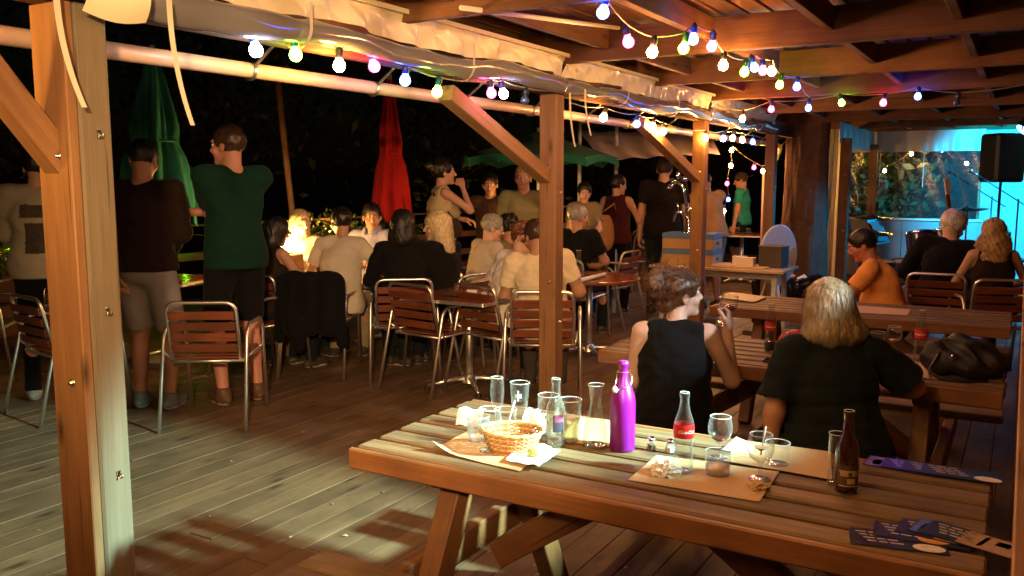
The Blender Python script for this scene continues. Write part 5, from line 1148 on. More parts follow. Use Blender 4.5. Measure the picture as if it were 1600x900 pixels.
seated('grey-haired man in a black shirt seated right of the middle post', XY(900, 420, 8.6), -30, 'bistro chair under the grey-haired man in black', scale=1.0, top=('tee', BLK), hair=('short', 'grey'), head=(-30, -5, 0), skin=SK3, bw=1.1, vox=.016)
pb = person('person in a maroon top carrying a tan shoulder bag', XY(962, 400, 10.2), -25, scale=.95, fem=True, top=('tank', (.05, .01, .012)), hair=('short', 'dark'), head=(-40, -5, 0), skin=SK3, bottom=('trousers', BLK), rh=(.2, .3, 1.05), vox=.017)
person('tall man in black tee and jeans, back to us', XY(1035, 400, 10.1), -12, scale=1.06, bw=1.12, top=('tee', (.011, .008, .008)), hair=('short', 'brown'), head=(0, 0, 0), skin=SK1, bottom=('trousers', (.012, .012, .016)), vox=.015, hem=.02)
person('man in a tan waistcoat half hidden by the boxes post', XY(1112, 400, 10.6), 20, scale=.98, bw=1.12, top=('tee', (.42, .24, .1)), hair=('short', 'dark'), head=(0, -35, 0), lean=(-.06, .14), hunch=.2, skin=SK3, bottom=('shorts', (.25, .2, .16)), rh=(-.05, .42, 1.05), vox=.016)
tm = person('man in a teal tee with a cap worn backwards', XY(1158, 350, 14.0), 62, scale=.98, bw=1.05, top=('tee', (.03, .33, .27)), hair=('crop', 'brown'), head=(10, -14, 0), skin=(.55, .3, .2), bottom=('shorts', (.02, .02, .025)), vox=.017)
cf = Field(.02); cf.ell(tm['T'](0, -.017, .05), (.09, .108, .092), tm['HM']); cf.ell(tm['T'](0, -.15, .035), (.07, .07, .012), tm['HM']); cf.plane(tm['T'](0, 0, .03), -tm['HM'][:, 2], .004)
link('cap', np_mesh('cap', [(*cf.mesh(.009), 0)], [fabric('cap_cloth', (.06, .035, .02))]), tm['root'])
# --- things people carry
def bag(p, r, mat, label, rz=0, strap=None, name='shoulder_bag', cat='bag', seed=1):
    f = Field(.04); f.ell((0, 0, 0), r); f.ell((0, 0, -r[2]*.35), (r[0]*1.02, r[1]*1.1, r[2]*.7)); f.plane((0, 0, r[2]*.75), (0, 0, 1), .01); f.plane((0, 0, -r[2]*.93), (0, 0, -1), .01); e = empty(name, p, rz, label, cat); link('pouch', np_mesh('pouch', [(*f.mesh(.012, sines(seed, .006, 22)), 0)], [mat]), e)
    if strap: b = MB(); b.tube([Vector(q)-Vector(p) for q in strap], .009, 6); s = b.build('strap', mat, e, True); s.matrix_parent_inverse = Matrix.Rotation(-rz, 4, 'Z') if rz else Matrix.Identity(4)
    return e
M_TAN = fabric('bag_tan', (.35, .17, .06)); M_DKBAG = fabric('bag_dark', (.05, .03, .018)); M_BKBAG = fabric('bag_black', (.012, .012, .014))
c = D(937, 362, 9.95); bag((c.x, c.y, 1.0), (.17, .1, .25), M_TAN, 'tan shoulder bag on the back of the person in maroon', YAW+.3, [(c.x, c.y, 1.2), D(960, 318, 9.95), D(962, 330, 10.1)])
c = D(697, 350, 8.45); bag((c.x, c.y, 1.13), (.15, .06, .12), M_DKBAG, 'dark brown shoulder bag under the arm of the cream-top woman', YAW, [(c.x-.08, c.y, 1.22), D(676, 300, 8.5), (c.x+.08, c.y, 1.22)])
# black jacket draped over the chair back
jf = Field(.05)
for x in (-.13, 0, .13): jf.rc((x, -.29, .8), (x*1.1, -.33, .42), .06, .07)
jf.rc((-.2, -.29, .8), (.2, -.29, .8), .055, .055); jf.rc((-.22, -.28, .77), (-.26, -.3, .34), .05, .045); jf.rc((.22, -.28, .77), (.25, -.32, .3), .05, .045); jf.rc((-.1, -.36, .45), (-.08, -.36, .28), .07, .05)
e = empty('draped_jacket', JC.location, label='black jacket draped over a chair back behind the person in white', cat='jacket'); e.rotation_euler = JC.rotation_euler
link('jacket', np_mesh('jacket', [(*jf.mesh(.012, sines(5, .008, 28, (1, 1, .4))), 0)], [fabric('jacket_black', (.007, .007, .008))]), e)
# ================================================================ things on the tables
ZT = .741
def glassware(name, p, prof, label, cat, mat=None, parts=(), tilt=0, group=None, sc=1.0):
    e = empty(name, p, random.uniform(0, 6), label, cat, group)
    b = MB(); b.lathe([(r*sc, z*sc) for r, z in prof], seg=28); b.build('glass_wall', mat or M_GLASS, e, True)
    rim = prof[-1]; b = MB(); b.tube(arc((0, 0, rim[1]*sc), rim[0]*sc, 0, 2*math.pi, 28, (1, 0, 0), (0, 1, 0))[:-1], .0011, 5, closed=True); b.build('rim', plain('glass_rim', (.75, .78, .8), .05, spec=1), e, True)
    base = [q for q in prof if q[1] < .012]; rb = max(q[0] for q in base)*sc
    b = MB(); b.lathe([(.0005, .001), (rb*.96, .001), (rb, .004), (rb*.9, .007), (.0005, .006)], seg=28); b.build('base', thin_glass('glass_base', (.9, .93, .93), .25, .9), e, True)
    for nm, pf, m in parts: b = MB(); b.lathe([(r*sc, z*sc) for r, z in pf], seg=24); b.build(nm, m, e, True)
    return e
P_FLUTE = [(.0005, .002), (.028, .003), (.027, .006), (.004, .01), (.0035, .05), (.012, .062), (.02, .085), (.0235, .12), (.0225, .15), (.02, .175)]
P_BEER = [(.0005, .002), (.024, .002), (.0245, .02), (.027, .08), (.031, .14), (.0325, .165)]
P_TUMB = [(.0005, .002), (.03, .003), (.033, .02), (.036, .055), (.037, .085)]
P_LOW = [(.0005, .002), (.03, .003), (.034, .01), (.036, .04), (.036, .07)]
P_WINE = [(.0005, .002), (.03, .003), (.028, .005), (.005, .01), (.004, .045), (.012, .055), (.028, .066), (.036, .085), (.0365, .1), (.033, .122), (.0305, .132)]
P_PINT = [(.0005, .002), (.028, .003), (.03, .02), (.031, .06), (.037, .09), (.038, .12), (.0375, .14)]
P_TALL = [(.0005, .002), (.024, .003), (.024, .05), (.0245, .145)]
P_CARAFE = [(.0005, .002), (.038, .003), (.04, .015), (.036, .06), (.026, .1), (.019, .13), (.018, .15), (.022, .185), (.026, .2)]
P_COKE = [(.0005, .002), (.026, .003), (.0285, .012), (.029, .04), (.0265, .07), (.0255, .085), (.029, .115), (.0298, .135), (.0265, .155), (.018, .18), (.0135, .2), (.0125, .222), (.0145, .225), (.0145, .234), (.0125, .237)]
P_CLEAR = [(.0005, .002), (.03, .003), (.031, .02), (.031, .11), (.026, .135), (.016, .155), (.0135, .18), (.013, .2), (.015, .203), (.015, .214), (.013, .216)]
P_BEERB = [(.0005, .002), (.029, .003), (.0305, .012), (.0305, .115), (.027, .135), (.016, .16), (.0135, .19), (.0128, .212), (.0148, .214), (.0148, .222), (.013, .224)]
G4 = 'empty glasses on the near picnic table'
glassware('champagne_flute', G(777, 668, ZT), P_FLUTE, 'tall slim champagne flute at the back left of the near table', 'glass', group=G4)
gb = glassware('beer_glass', G(812, 672, ZT), P_BEER, 'tall beer glass with a pale blue emblem', 'glass', group=G4)
lg = MB(); lg.grid(lambda u, v: (.0318*math.cos(-.35+.7*u), .0318*math.sin(-.35+.7*u), .118+.014*v), 8, 1); lg.grid(lambda u, v: (.0322*math.cos(-.1+.2*u), .0322*math.sin(-.1+.2*u), .108+.036*v), 4, 1); lg.build('emblem', plain('emblem_blue', (.35, .6, .75), .4), gb); gb.rotation_euler[2] = YAW-1.75
sg = glassware('straw_glass', G(790, 678, ZT), P_TUMB, 'small tumbler of ice with a straw behind the bread basket', 'glass', group=G4)
b = MB(); b.tube([(.0, 0, .01), (-.03, .01, .115)], .003, 6); b.build('straw', M_WHITE, sg, True)
glassware('tumbler', G(747, 690, ZT), P_TUMB, 'frosty tumbler left of the bread basket', 'glass', thin_glass('frosted', (.9, .92, .93), .22, .8, .3), group=G4)
glassware('wine_glass', G(765, 706, ZT), P_WINE, 'round wine glass in front of the frosty tumbler', 'glass', group=G4, sc=1.05)
glassware('tumbler', G(857, 678, ZT), P_PINT, 'curved tumbler behind the clear bottle', 'glass', group=G4, sc=.95)
cbt = glassware('clear_bottle', G(868, 695, ZT), P_CLEAR, 'clear glass bottle with a purple and black label', 'bottle', M_CLEAR)
lb = MB(); lb.grid(lambda u, v: (.0315*math.cos(-.5+1.1*u), .0315*math.sin(-.5+1.1*u), .05+.055*v), 10, 1); lb.build('label', plain('label_black', (.03, .025, .05), .5, var=.8, vscale=90), cbt)
lb = MB(); lb.grid(lambda u, v: (.0318*math.cos(-.3+.9*u), .0318*math.sin(-.3+.9*u), .082+.022*v), 10, 1); lb.build('label_band', plain('label_purple', (.2, .05, .14), .5), cbt); cbt.rotation_euler[2] = YAW-1.4
lb = MB(); lb.grid(lambda u, v: (.0315*math.cos(1.1+1.2*u), .0315*math.sin(1.1+1.2*u), .04+.07*v), 10, 1); lb.build('back_label', M_PAPER, cbt)
glassware('pint_glass', G(890, 690, ZT), P_PINT, 'curved pint glass with a little cloudy drink left of the carafe', 'glass', parts=[('drink', [(.0005, .008), (.027, .008), (.029, .02), (.03, .06), (.034, .08), (.0005, .08)], thin_glass('cloudy', (.85, .82, .6), .3, .5, .4))], group=G4)
glassware('carafe', G(930, 697, ZT), P_CARAFE, 'clear waisted water carafe beside the purple bottle', 'carafe', M_CLEAR)
# purple swing-top bottle
e = empty('purple_bottle', G(972, 702, ZT), YAW, 'matt purple swing-top bottle', 'bottle'); b = MB()
b.lathe([(.0005, 0), (.036, 0), (.04, .006), (.04, .15), (.037, .175), (.026, .205), (.0165, .225), (.0145, .255), (.0145, .265), (.017, .268), (.017, .282), (.013, .284), (.0005, .284)], seg=36); b.build('bottle_body', plain('purple_lacquer', (.17, .004, .2), .33, bump=.05, bscale=120, var=.12, vscale=25), e, True)
b = MB(); b.tube([(-.018, 0, .25), (-.024, -.012, .22), (-.03, -.03, .205)], .0017, 6); b.tube([(.018, 0, .25), (.026, -.01, .235), (.02, -.03, .21), (-.02, -.034, .2)], .0017, 6); b.tube(arc((0, 0, .25), .0175, 0, 2*math.pi, 16, (1, 0, 0), (0, 1, 0))[:-1], .0016, 5, closed=True); b.build('wire_bail', M_STEEL, e, True)
b = MB(); b.lathe([(.0005, -.008), (.009, -.006), (.011, .002), (.006, .008), (.0005, .01)], (-.03, -.034, .2), 14, M=Matrix.Rotation(1.2, 3, 'Y')); b.build('stopper', plain('ceramic', (.75, .7, .66), .2), e, True)
# bread basket
e = empty('bread_basket', G(800, 706, ZT), .2, 'oval woven wicker bread basket', 'basket'); M_WICK = plain('wicker', (.4, .17, .06), .5, var=.35, vscale=30)
M_WICK2 = plain('wicker_pale', (.58, .4, .18), .5, var=.2, vscale=30)
H_ = .072
def bask_r(z): return .058+.028*(z/H_)
for i in range(12):
    z = .004+i*(H_-.008)/11; r = bask_r(z); b = MB(); b.tube([((r+.0026*(1 if (k+i) % 2 else -1))*math.cos(2*math.pi*k/44)*1.1, (r+.0026*(1 if (k+i) % 2 else -1))*math.sin(2*math.pi*k/44)*.92, z) for k in range(44)], .0028, 5, closed=True); b.build('weave', M_WICK if i % 3 else M_WICK2, e, True)
for k in range(22):
    a = 2*math.pi*k/22; b = MB(); b.tube([(.056*math.cos(a)*1.1, .056*math.sin(a)*.92, 0), (.087*math.cos(a)*1.1, .087*math.sin(a)*.92, H_)], .0022, 5); b.build('stake', M_WICK2, e, True)
for s in range(2):
    b = MB(); b.tube([((.088+.003*math.cos(9*2*math.pi*k/72+s*math.pi))*math.cos(2*math.pi*k/72)*1.1, (.088+.003*math.cos(9*2*math.pi*k/72+s*math.pi))*math.sin(2*math.pi*k/72)*.92, H_+.003*math.sin(9*2*math.pi*k/72+s*math.pi)) for k in range(72)], .0038, 6, closed=True); b.build('rim_strand', M_WICK2, e, True)
b = MB(); b.lathe([(.0005, .002), (1, .002)], seg=30); b.v = [(v[0]*.062, v[1]*.052, v[2]) for v in b.v]; b.build('bottom', M_WICK, e)
# paper things
def crumple(p, r, label, mat=None, flat=.6, seed=1, name='crumpled_napkin'):
    import bmesh
    bm = bmesh.new(); bmesh.ops.create_icosphere(bm, subdivisions=4, radius=1); o3 = Vector((seed*3.1, seed*1.7, seed*.9))
    for v in bm.verts:
        n = v.co.normalized(); a = 1-abs(mnoise.noise(n*1.3+o3))*1.1; b_ = 1-2*abs(mnoise.noise(n*2.9+o3*2)); c_ = 1-2*abs(mnoise.noise(n*6+o3)); k = (.62*a+.2*b_+.09*c_)*r*1.25
        v.co = Vector((n.x*k*1.15, n.y*k, max(0.0008, n.z*k*flat+r*flat*.5)))
    me = bpy.data.meshes.new(name); bm.to_mesh(me); bm.free(); me.materials.append(mat or M_PAPER); o = link(name, me); o.location = p; o.rotation_euler[2] = seed
    tag(o, label, 'napkin', 'used paper napkins'); return o
crumple(G(832, 672, ZT), .048, 'bright white crumpled napkin between the beer glass and the clear bottle', seed=2, flat=1.1)
crumple(G(1040, 742, ZT), .045, 'crumpled napkin on the left of the brown placemat', seed=3, flat=.7)
crumple(G(1185, 764, ZT), .03, 'small crumpled scrap at the right corner of the brown placemat', M_KRAFT, seed=4, flat=.5)
crumple(G(800, 676, ZT), .025, 'balled napkin beside the beer glass', seed=6, flat=1)
def sheet(name, corners, label, mat, cat, lift=.003, z0=.0, n=14, curl=None):
    cs = [Vector(c) for c in corners]; b = MB(); c0 = (cs[0]+cs[2])/2
    def fn(u, v):
        p = cs[0].lerp(cs[1], u).lerp(cs[3].lerp(cs[2], u), v)-c0; p.z += z0+lift*(mnoise.noise(Vector((u*3+c0.x*9, v*3, 0)))*.5+.5)
        if curl: d = max(0, 1-math.hypot(u-curl[0], v-curl[1])/.35); p.z += .035*d*d
        return p
    b.grid(fn, n, n); vs = list(b.v); off = len(vs); b.add([(x, y, z-.0006) for x, y, z in vs], [tuple(i for i in f[::-1]) for f in b.f]); o = b.build(name, mat, None, True, c0); tag(o, label, cat); return o
sheet('placemat', [G(675, 706, ZT), G(812, 738, ZT), G(862, 700, ZT), G(735, 672, ZT)], 'curled brown paper placemat under the bread basket', M_KRAFT, 'placemat', .006, .001, curl=(0, 0))
sheet('placemat', [G(870, 690, ZT), G(960, 700, ZT), G(975, 660, ZT), G(905, 652, ZT)], 'paper placemat under the carafe', M_KRAFT, 'placemat', .003, .001)
sheet('placemat', [G(981, 751, ZT), G(1186, 785, ZT), G(1218, 738, ZT), G(1026, 712, ZT)], 'brown paper placemat under the red-label bottle', M_KRAFT, 'placemat', .0025, .001)
sheet('placemat', [G(1130, 722, ZT), G(1300, 752, ZT), G(1298, 708, ZT), G(1160, 690, ZT)], 'brown paper placemat left of the beer bottle', M_KRAFT, 'placemat', .0015, .0045)
sheet('napkin', [G(790, 726, ZT), G(842, 738, ZT), G(876, 712, ZT), G(822, 694, ZT)], 'white napkin spread under the bread basket', M_PAPER, 'napkin', .02, .006, 18)
lm = Field(.01); lm.ell((0, 0, .012), (.02, .013, .012)); lm.plane((0, 0, .001), (0, 0, -1), .002); o = link('lime_wedge', np_mesh('lime_wedge', [(*lm.mesh(.003), 0)], [plain('lime', (.35, .45, .12), .4)])); o.location = G(833, 722, ZT)+Vector((0, 0, .018)); tag(o, 'squeezed lime wedge on the white napkin', 'lime')
tn = MB(); A0, B0, C0 = G(712, 664, ZT), G(752, 668, ZT), G(738, 655, ZT)
tn.grid(lambda u, v: (A0.lerp(B0, u)+Vector((0, .035*v, .055*math.sin(min(1, v*1.6)*1.57)+.004*math.sin(u*9)))-A0), 10, 10); tag(tn.build('napkin_sheet', M_PAPER, None, True, A0), 'stiff white printed napkin at the left end of the near table', 'napkin')
fn_ = MB(); A1 = G(1128, 703, ZT); fn_.add([(0, 0, .001), (.1, -.012, .001), (.085, .075, .001), (.03, .05, .035), (.06, .03, .034)], [(0, 1, 4, 3), (1, 2, 4), (2, 3, 4), (0, 3, 2), (0, 2, 1)]); tag(fn_.build('folded_napkin', M_PAPER, None, False, A1), 'white napkin folded in a triangle behind the wine glasses', 'napkin')
# salt and pepper
for (x, y, c, lab) in ((1018, 703, (.12, .07, .04), 'glass pepper shaker right of the purple bottle'), (1047, 707, (.8, .8, .78), 'glass salt shaker beside the red-label bottle')):
    e = empty('shaker', G(x, y, ZT), .4, lab, 'shaker', 'salt and pepper shakers'); b = MB(); b.lathe([(.0005, .001), (.015, .001), (.016, .01), (.0125, .03)], seg=8); b.build('jar', M_CLEAR, e, False); b = MB(); b.lathe([(.0005, .003), (.013, .003), (.012, .018), (.0005, .018)], seg=8); b.build('contents', plain('spice_%d' % int(c[0]*100), c, .9), e); b = MB(); b.lathe([(.0128, .03), (.0128, .037), (.008, .043), (.0005, .045)], seg=14); b.build('cap', M_CHROME, e, True)
# cola bottles with lettered label
M_RED = plain('cola_red', (.62, .02, .02), .35); M_LETTER = plain('letter_white', (.85, .85, .85), .4)
tcv = bpy.data.curves.new('t', 'FONT'); tcv.body = 'Coca-Cola'; tcv.size = .024; tcv.align_x = 'CENTER'; tcv.align_y = 'CENTER'; tcv.shear = .35; tcv.offset = .0006; tcv.space_character = .82
to = bpy.data.objects.new('t', tcv); COL.objects.link(to); bpy.context.view_layer.update(); tm_ = to.to_mesh(); tv = [v.co.copy() for v in tm_.vertices]; tf = [tuple(p.vertices) for p in tm_.polygons]; to.to_mesh_clear(); bpy.data.objects.remove(to)
tw = max(v.x for v in tv)-min(v.x for v in tv); ks = .05/tw
def cola(p, rz, label, liquid=0.0):
    e = glassware('cola_bottle', p, P_COKE, label, 'bottle', M_CLEAR, group='red-label soda bottles'); e.rotation_euler[2] = rz
    def rr(z):
        for (r0, z0), (r1, z1) in zip(P_COKE, P_COKE[1:]):
            if z0 <= z <= z1: return r0+(r1-r0)*(z-z0)/(z1-z0)
        return .03
    b = MB(); b.grid(lambda u, v: ((rr(.107+.04*v)+.0006)*math.cos(2*math.pi*u), (rr(.107+.04*v)+.0006)*math.sin(2*math.pi*u), .107+.04*v), 36, 6); lb = b.build('label', M_RED, e, True)
    b = MB(); b.add([((rr(.127+v.y*ks)+.0012)*math.sin(v.x*ks/.03), -(rr(.127+v.y*ks)+.0012)*math.cos(v.x*ks/.03), .127+v.y*ks) for v in tv], tf); b.build('lettering', M_LETTER, lb)
    if liquid: b = MB(); b.lathe([(.0005, .006), (.027, .01), (.0275, .04), (.025, liquid), (.0005, liquid)], seg=20); b.build('cola', plain('cola_liquid', (.012, .005, .003), .1), e, True)
    return e
cola(G(1067, 738, ZT), YAW+.05, 'empty red-label soda bottle on the near table')
cola(G(1203, 549, ZT), YAW-.3, 'red-label soda bottle with some cola next to the red purse', .05)
cola(G(1437, 563, ZT), YAW-.6, 'red-label soda bottle beside the black bag')
GR = plain('wine_red', (.12, .004, .01), .1)
glassware('wine_glass', G(1124, 717, ZT), P_WINE, 'wine glass with a drop of red wine behind the pink tumbler', 'glass', parts=[('wine', [(.0005, .058), (.012, .057), (.024, .066), (.0005, .067)], GR)], group=G4)
glassware('low_tumbler', G(1121, 742, ZT), P_LOW, 'low tumbler with a pinkish drink on the brown placemat', 'glass', parts=[('drink', [(.0005, .006), (.031, .006), (.034, .03), (.0005, .031)], thin_glass('pink_drink', (.85, .62, .5), .35, .5, .3))], group=G4)
ws = glassware('wine_glass', G(1187, 751, ZT), P_WINE, 'wine glass with a white stirrer on the brown placemat', 'glass', group=G4, sc=1.02)
b = MB(); b.tube([(.0, 0, .075), (-.03, .01, .15)], .0022, 6); b.build('stirrer', M_WHITE, ws, True); crm = MB(); crm.lathe([(.0005, .1), (.02, .098), (.0005, .085)], seg=12); crm.build('crumpled_paper', M_PAPER, ws)
glassware('low_tumbler', G(1214, 727, ZT), P_LOW, 'faint clear tumbler right of the stirrer glass', 'glass', group=G4)
glassware('tall_glass', G(1306, 756, ZT), P_TALL, 'straight tall glass behind the brown beer bottle', 'glass', group=G4)
bb = glassware('beer_bottle', G(1321, 767, ZT), P_BEERB, 'brown beer bottle with a dark label on the near table', 'bottle', plain('brown_glass', (.035, .012, .004), .08, spec=.8, coat=.5)); bb.rotation_euler[2] = YAW-.1
lb = MB(); lb.grid(lambda u, v: (.0312*math.sin(-1.1+2.2*u), -.0312*math.cos(-1.1+2.2*u), .02+.06*v), 12, 1); l0 = lb.build('label', plain('beer_label', (.09, .05, .03), .5, var=.5, vscale=60), bb)
for (u0, u1, z0, z1, cc) in ((-.9, .9, .062, .066, (.5, .4, .2)), (-.9, .9, .022, .025, (.5, .4, .2)), (-.2, .55, .03, .044, (.5, .4, .25)), (-.8, -.1, .05, .062, (.4, .32, .18)), (.2, .85, .05, .062, (.45, .36, .2))):
    lb = MB(); lb.grid(lambda u, v: (.0316*math.sin(u0+(u1-u0)*u), -.0316*math.cos(u0+(u1-u0)*u), z0+(z1-z0)*v), 8, 1); lb.build('label_panel', plain('lab_%d' % int(cc[0]*100), cc, .5), l0)
# flyers
def flyer(p, rz, label, seed, dz=0.0):
    rng = random.Random(seed); e = empty('flyer', Vector(p)+Vector((0, 0, dz)), rz, label, 'flyer', 'glossy event flyers')
    b = MB(); b.box((0, 0, .0005), (.21, .1, .0008)); b.build('card', plain('flyer_dark', (.012, .014, .025), .35, coat=.1), e)
    def patch(x0, x1, y0, y1, c, oval=False, nm='print'):
        b = MB()
        if oval: b.add([((x0+x1)/2+(x1-x0)/2*math.cos(a), (y0+y1)/2+(y1-y0)/2*math.sin(a), .0013) for a in np.linspace(0, 6.28, 21)[:-1]], [tuple(range(20))])
        else: b.add([(x0, y0, .0012), (x1, y0, .0012), (x1, y1, .0012), (x0, y1, .0012)], [(0, 1, 2, 3)])
        b.build(nm, plain('ink_%02d_%02d_%02d' % tuple(int(k*99) for k in c), c, .3, var=.3, vscale=60), e)
    k = seed % 4
    if k == 0: patch(-.1, -.03, -.045, .045, (.08, .14, .5)); patch(-.085, -.06, -.03, .02, (.7, .7, .75))
    if k == 1: patch(-.01, .06, -.045, .0, (.65, .3, .08), True)
    if k == 2: patch(.03, .1, -.045, -.002, (.75, .7, .6), True)
    if k == 3: patch(-.02, .1, -.045, .045, (.4, .26, .16)); patch(.02, .03, -.03, .035, (.1, .07, .05)); patch(.05, .08, .0, .03, (.6, .5, .4))
    for i in range(4):
        y = .03-.017*i; x = -.09+.008*i if k else -.02
        for j in range(3): w = rng.uniform(.014, .03); patch(x, x+w, y, y+.006, (.6, .58, .5), nm='text_line'); x += w+.006
    return e
def on(px, py): return G(px, py, ZT)
fl1 = [(1412, 729, 0, 'blue-photo flyer at the left of the row along the far table edge'), (1440, 733, 3, 'flyer with a beige picture in the row along the far table edge'), (1472, 738, 1, 'flyer with an orange oval in the row along the far table edge'), (1503, 743, 2, 'flyer with a white oval at the right of the row along the far table edge')]
for i, (x, y, s, lab) in enumerate(fl1): flyer(on(x, y), R(-4)+.03*i, lab, s+4*i, .001+.0016*i)
fl2 = [(1402, 846, 2, 'flyer with a white oval at the left of the fan near the table corner', .35), (1440, 838, 1, 'flyer with an orange oval in the fan near the table corner', .22), (1478, 838, 3, 'flyer with a tan picture in the fan near the table corner', .05), (1500, 841, 0, 'blue-edged flyer in the fan near the table corner', -.08), (1518, 847, 3, 'flyer with a brown picture at the right end of the fan', -.2)]
for i, (x, y, s, lab, a) in enumerate(fl2): flyer(on(x, y), R(-8)+a, lab, s+4*i+8, .001+.0016*i)
# things on the middle table
e = empty('red_purse', G(1243, 540, ZT), YAW+.1, 'small red leather purse beside the blonde woman', 'purse'); f = Field(.02); f.ell((0, 0, .04), (.085, .04, .042)); f.ell((0, 0, .025), (.09, .045, .026)); f.plane((0, 0, .001), (0, 0, -1), .003); link('purse_body', np_mesh('purse_body', [(*f.mesh(.006, sines(3, .003, 45)), 0)], [plain('red_leather', (.5, .02, .03), .4, bump=.2)]), e)
b = MB(); b.tube([(-.08, -.01, .065), (0, -.012, .078), (.08, -.01, .065)], .003, 6); b.build('zip', M_STEEL, e, True); b = MB(); b.tube(arc((.05, -.02, .08), .025, 0, 3.14, 10, (1, 0, 0), (0, .3, 1)), .004, 6); b.build('handle', MATS['red_leather'], e, True)
e = empty('phone', G(1219, 566, ZT), YAW-.5, 'black phone lying at the front edge of the middle table', 'phone'); b = MB(); b.box((0, 0, .005), (.15, .075, .009), ch=.003); b.build('case', M_BLACK, e); b = MB(); b.box((0, 0, .0101), (.138, .066, .0008)); b.build('screen', plain('dark_screen', (.01, .01, .012), .05), e)
glassware('wine_glass', G(1396, 552, ZT), P_WINE, 'stemmed glass right of the blonde woman', 'glass', group='glasses on the middle table', parts=[('wine', [(.0005, .058), (.012, .057), (.03, .07), (.0005, .071)], plain('amber', (.5, .25, .06), .1))])
glassware('tumbler', G(1370, 545, ZT), P_TUMB, 'clear tumbler half hidden by the blonde woman', 'glass', group='glasses on the middle table')
pbg = G(1507, 585, ZT); f = Field(.05); f.ell((0, 0, .07), (.13, .09, .08)); f.ell((-.1, 0, .055), (.075, .07, .06)); f.ell((.1, .03, .045), (.07, .07, .05)); f.ell((.03, -.05, .04), (.1, .05, .04)); f.rc((-.1, .02, .12), (.08, .03, .13), .03, .025); f.plane((0, 0, .001), (0, 0, -1), .004)
e = empty('black_bag', pbg, YAW-.45, 'slouchy black bag on the middle picnic table', 'bag'); link('pouch', np_mesh('pouch', [(*f.mesh(.006, sines(8, .012, 42)), 0)], [plain('black_leather', (.012, .011, .012), .6, bump=.3, bscale=40)]), e); b = MB(); b.tube([(-.1, -.06, .1), (-.14, -.12, .03), (-.1, -.16, .006), (0, -.17, .005), (.08, -.12, .004)], .008, 6); b.build('strap', M_BLACK, e, True); b = MB(); b.lathe([(.012, 0), (.014, .003), (.008, .005)], (-.05, -.1, .09), 12, M=Matrix.Rotation(1.5, 3, 'X')); b.build('badge', M_STEEL, e, True)
sheet('napkin', [G(1428, 590, ZT), G(1452, 593, ZT), G(1448, 570, ZT), G(1430, 566, ZT)], 'kraft napkin in front of the bottle by the black bag', M_KRAFT, 'napkin', .008, .001, 8)
hw = world_of(w1, w1['arm'][1][1]); e = glassware('wine_glass', hw+Vector((-.03, .035, .02)), P_WINE, 'glass of dark red wine held by the woman in the tank top', 'glass', parts=[('wine', [(.0005, .058), (.012, .057), (.028, .068), (.034, .08), (.0005, .081)], GR)], sc=1.1); e.rotation_euler = (.0, .22, 0)
# far picnic table
for i in range(3): sheet('menu_sheet', [G(1122, 467, ZT), G(1178, 474, ZT), G(1198, 466, ZT), G(1140, 458, ZT)], ('top', 'middle', 'bottom')[2-i]+' sheet of the pale menus on the far picnic table', plain('menu_paper', (.66, .54, .34), .7), 'menu', .004, .001+.004*i, 6)
sheet('serving_board', [G(1335, 489, ZT), G(1418, 493, ZT), G(1422, 484, ZT), G(1340, 478, ZT)], 'thin pale board on the far picnic table in front of the man in orange', plain('pale_board', (.5, .33, .24), .6), 'board', .001, .002, 4)
# square table
p = Vector((T1.x, T1.y, .721)); R3 = lambda px, py: G(px, py, .721)
e = empty('saucer', R3(778, 457), 0, 'white saucer on the square wooden table', 'saucer'); b = MB(); b.lathe([(.0005, .002), (.03, .002), (.06, .014), (.058, .016), (.03, .006), (.0005, .006)], seg=28); b.build('dish', plain('porcelain', (.75, .7, .62), .2), e, True)
for x, y, lab, c in ((738, 459, 'white cigarette pack on the left of the square table', (.7, .66, .58)), (757, 463, 'small beige box standing on the square table', (.6, .48, .3))):
    e = empty('small_pack', R3(x, y), .4, lab, 'packet', 'small packs on the square table'); b = MB(); b.box((0, 0, .016), (.08 if x < 750 else .04, .045, .03), ch=.002); b.build('box', plain('pack_%d' % int(c[2]*100), c, .5), e); b = MB(); b.box((0, 0, .0325), (.082 if x < 750 else .042, .047, .004)); b.build('lid', plain('pack_lid', (.5, .45, .4), .5), e)
sheet('menu_card', [R3(690, 462), R3(722, 464), R3(733, 455), R3(705, 453)], 'dark menu card on the square table', plain('dark_card', (.08, .06, .04), .5), 'menu', .003, .002, 6)
# round table right of the middle post
R4 = lambda px, py: G(px, py, .721)
glassware('wine_glass', R4(890, 424), P_WINE, 'wine glass at the left of the round red table', 'glass', group='glassware on the round table', sc=1.1); glassware('carafe', R4(904, 424), P_CARAFE, 'small carafe on the round red table', 'carafe', M_CLEAR)
f = Field(.01); e = empty('wooden_bowl', R4(930, 420), 0, 'wooden bread bowl on the round red table', 'bowl'); b = MB(); b.lathe([(.0005, .003), (.06, .003), (.085, .05), (.08, .052), (.055, .012), (.0005, .012)], seg=28); b.build('bowl', M_TIMBER, e, True)
b = MB(); a0, a1 = R4(908, 441), R4(945, 432); b.tube([(a0-a0)+Vector((0, 0, .02)), (a1-a0)+Vector((0, 0, .02))], .018, 12); tag(b.build('rolled_paper', plain('pale_blue_paper', (.6, .68, .74), .6), None, True, a0), 'pale blue rolled paper on the round red table', 'paper roll')
glassware('beer_bottle', Vector((TA.x+.55, TA.y+.35, .721)), P_BEERB, 'beer bottle standing in front of the man in light blue', 'bottle', plain('amber_glass', (.2, .08, .015), .08, coat=.5))
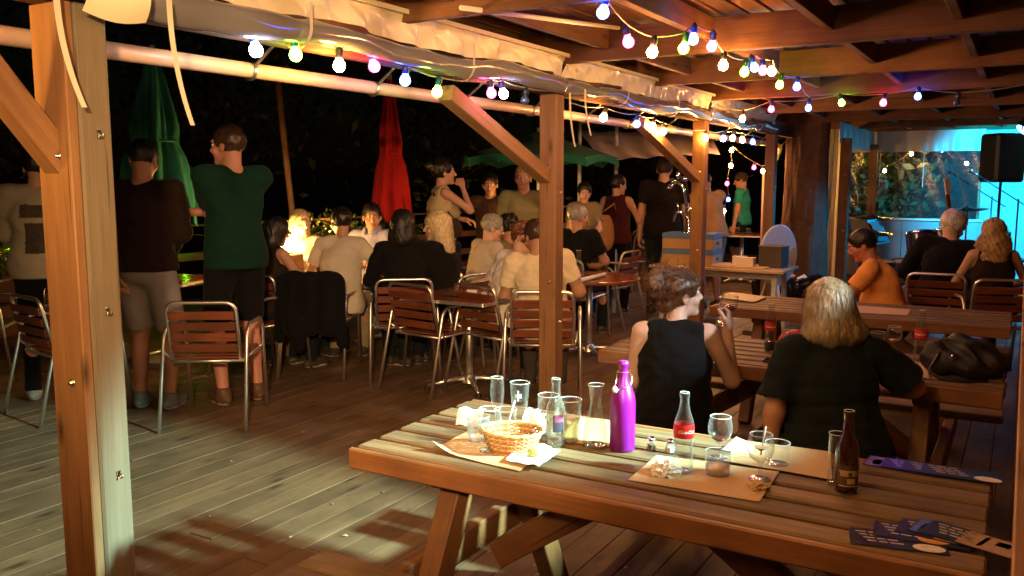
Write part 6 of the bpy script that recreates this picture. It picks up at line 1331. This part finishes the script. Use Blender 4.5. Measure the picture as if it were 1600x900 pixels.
for i, (dx, dy) in enumerate(((-.1, .05), (.12, -.1))): glassware('tumbler', Vector((TC.x+dx, TC.y+dy, .762)), P_TUMB, ('left' if i == 0 else 'right')+' tumbler on the table in front of the man in teal', 'glass', group='tumblers by the man in teal')
# refuse sack by the trestle table
p = G(1212, 470); f = Field(.05); rng = np.random.default_rng(4)
for i in range(9): f.ell((rng.normal()*.2, rng.normal()*.12, .16+rng.uniform(-.04, .08)), (.17, .14, .15))
f.plane((0, 0, .002), (0, 0, -1), .004); e = empty('refuse_sack', p, YAW, 'black plastic sack stuffed with papers below the oval panel', 'sack'); link('sack', np_mesh('sack', [(*f.mesh(.016, sines(4, .014, 20)), 0)], [plain('black_polythene', (.01, .01, .012), .2, bump=.6, bscale=25)]), e)
for i in range(6):
    b = MB(); x, y = -.3+i*.12, rng.normal()*.06; b.add([(x-.06, y-.04, .3), (x+.06, y-.05, .33), (x+.05, y+.05, .36), (x-.05, y+.05, .31)], [(0, 1, 2, 3)]); b.build('paper_scrap', M_PAPER if i % 2 else M_KRAFT, e)
# litter on the boards
for i, (x, y, wh) in enumerate(((327, 808, 'right of the near post, mid floor'), (60, 830, 'left of the near post'), (338, 671, 'beside the chair leg before the man in dark green'), (835, 885, 'under the near table, leftmost'), (978, 888, 'under the near table at the lower picture edge'), (1057, 838, 'under the middle of the near table'), (360, 722, 'below the empty chair before the man in dark green'), (475, 676, 'between the empty chairs'), (520, 788, 'left of the near table leg'), (540, 838, 'beside the near bench end'), (455, 840, 'left of the near bench end'), (598, 770, 'left of the table leg, nearest to the table'))):
    p = G(x, y); b = MB(); s = random.uniform(.008, .016); b.add([(-s, 0, .002), (0, s*.6, .006), (s*1.2, .1*s, .003), (.1*s, -s*.5, .008)], [(0, 3, 1), (1, 3, 2)]); o = b.build('dry_leaf', plain('dry_leaf_%d' % (i % 3), ((.5, .42, .25), (.6, .58, .5), (.2, .13, .06))[i % 3], .7), None, False, p); o.rotation_euler[2] = i*1.1
    tag(o, ('pale dry leaf on the boards ', 'whitish paper scrap on the boards ', 'dark dry leaf on the boards ')[i % 3]+wh, 'litter', 'scraps lying on the boards')
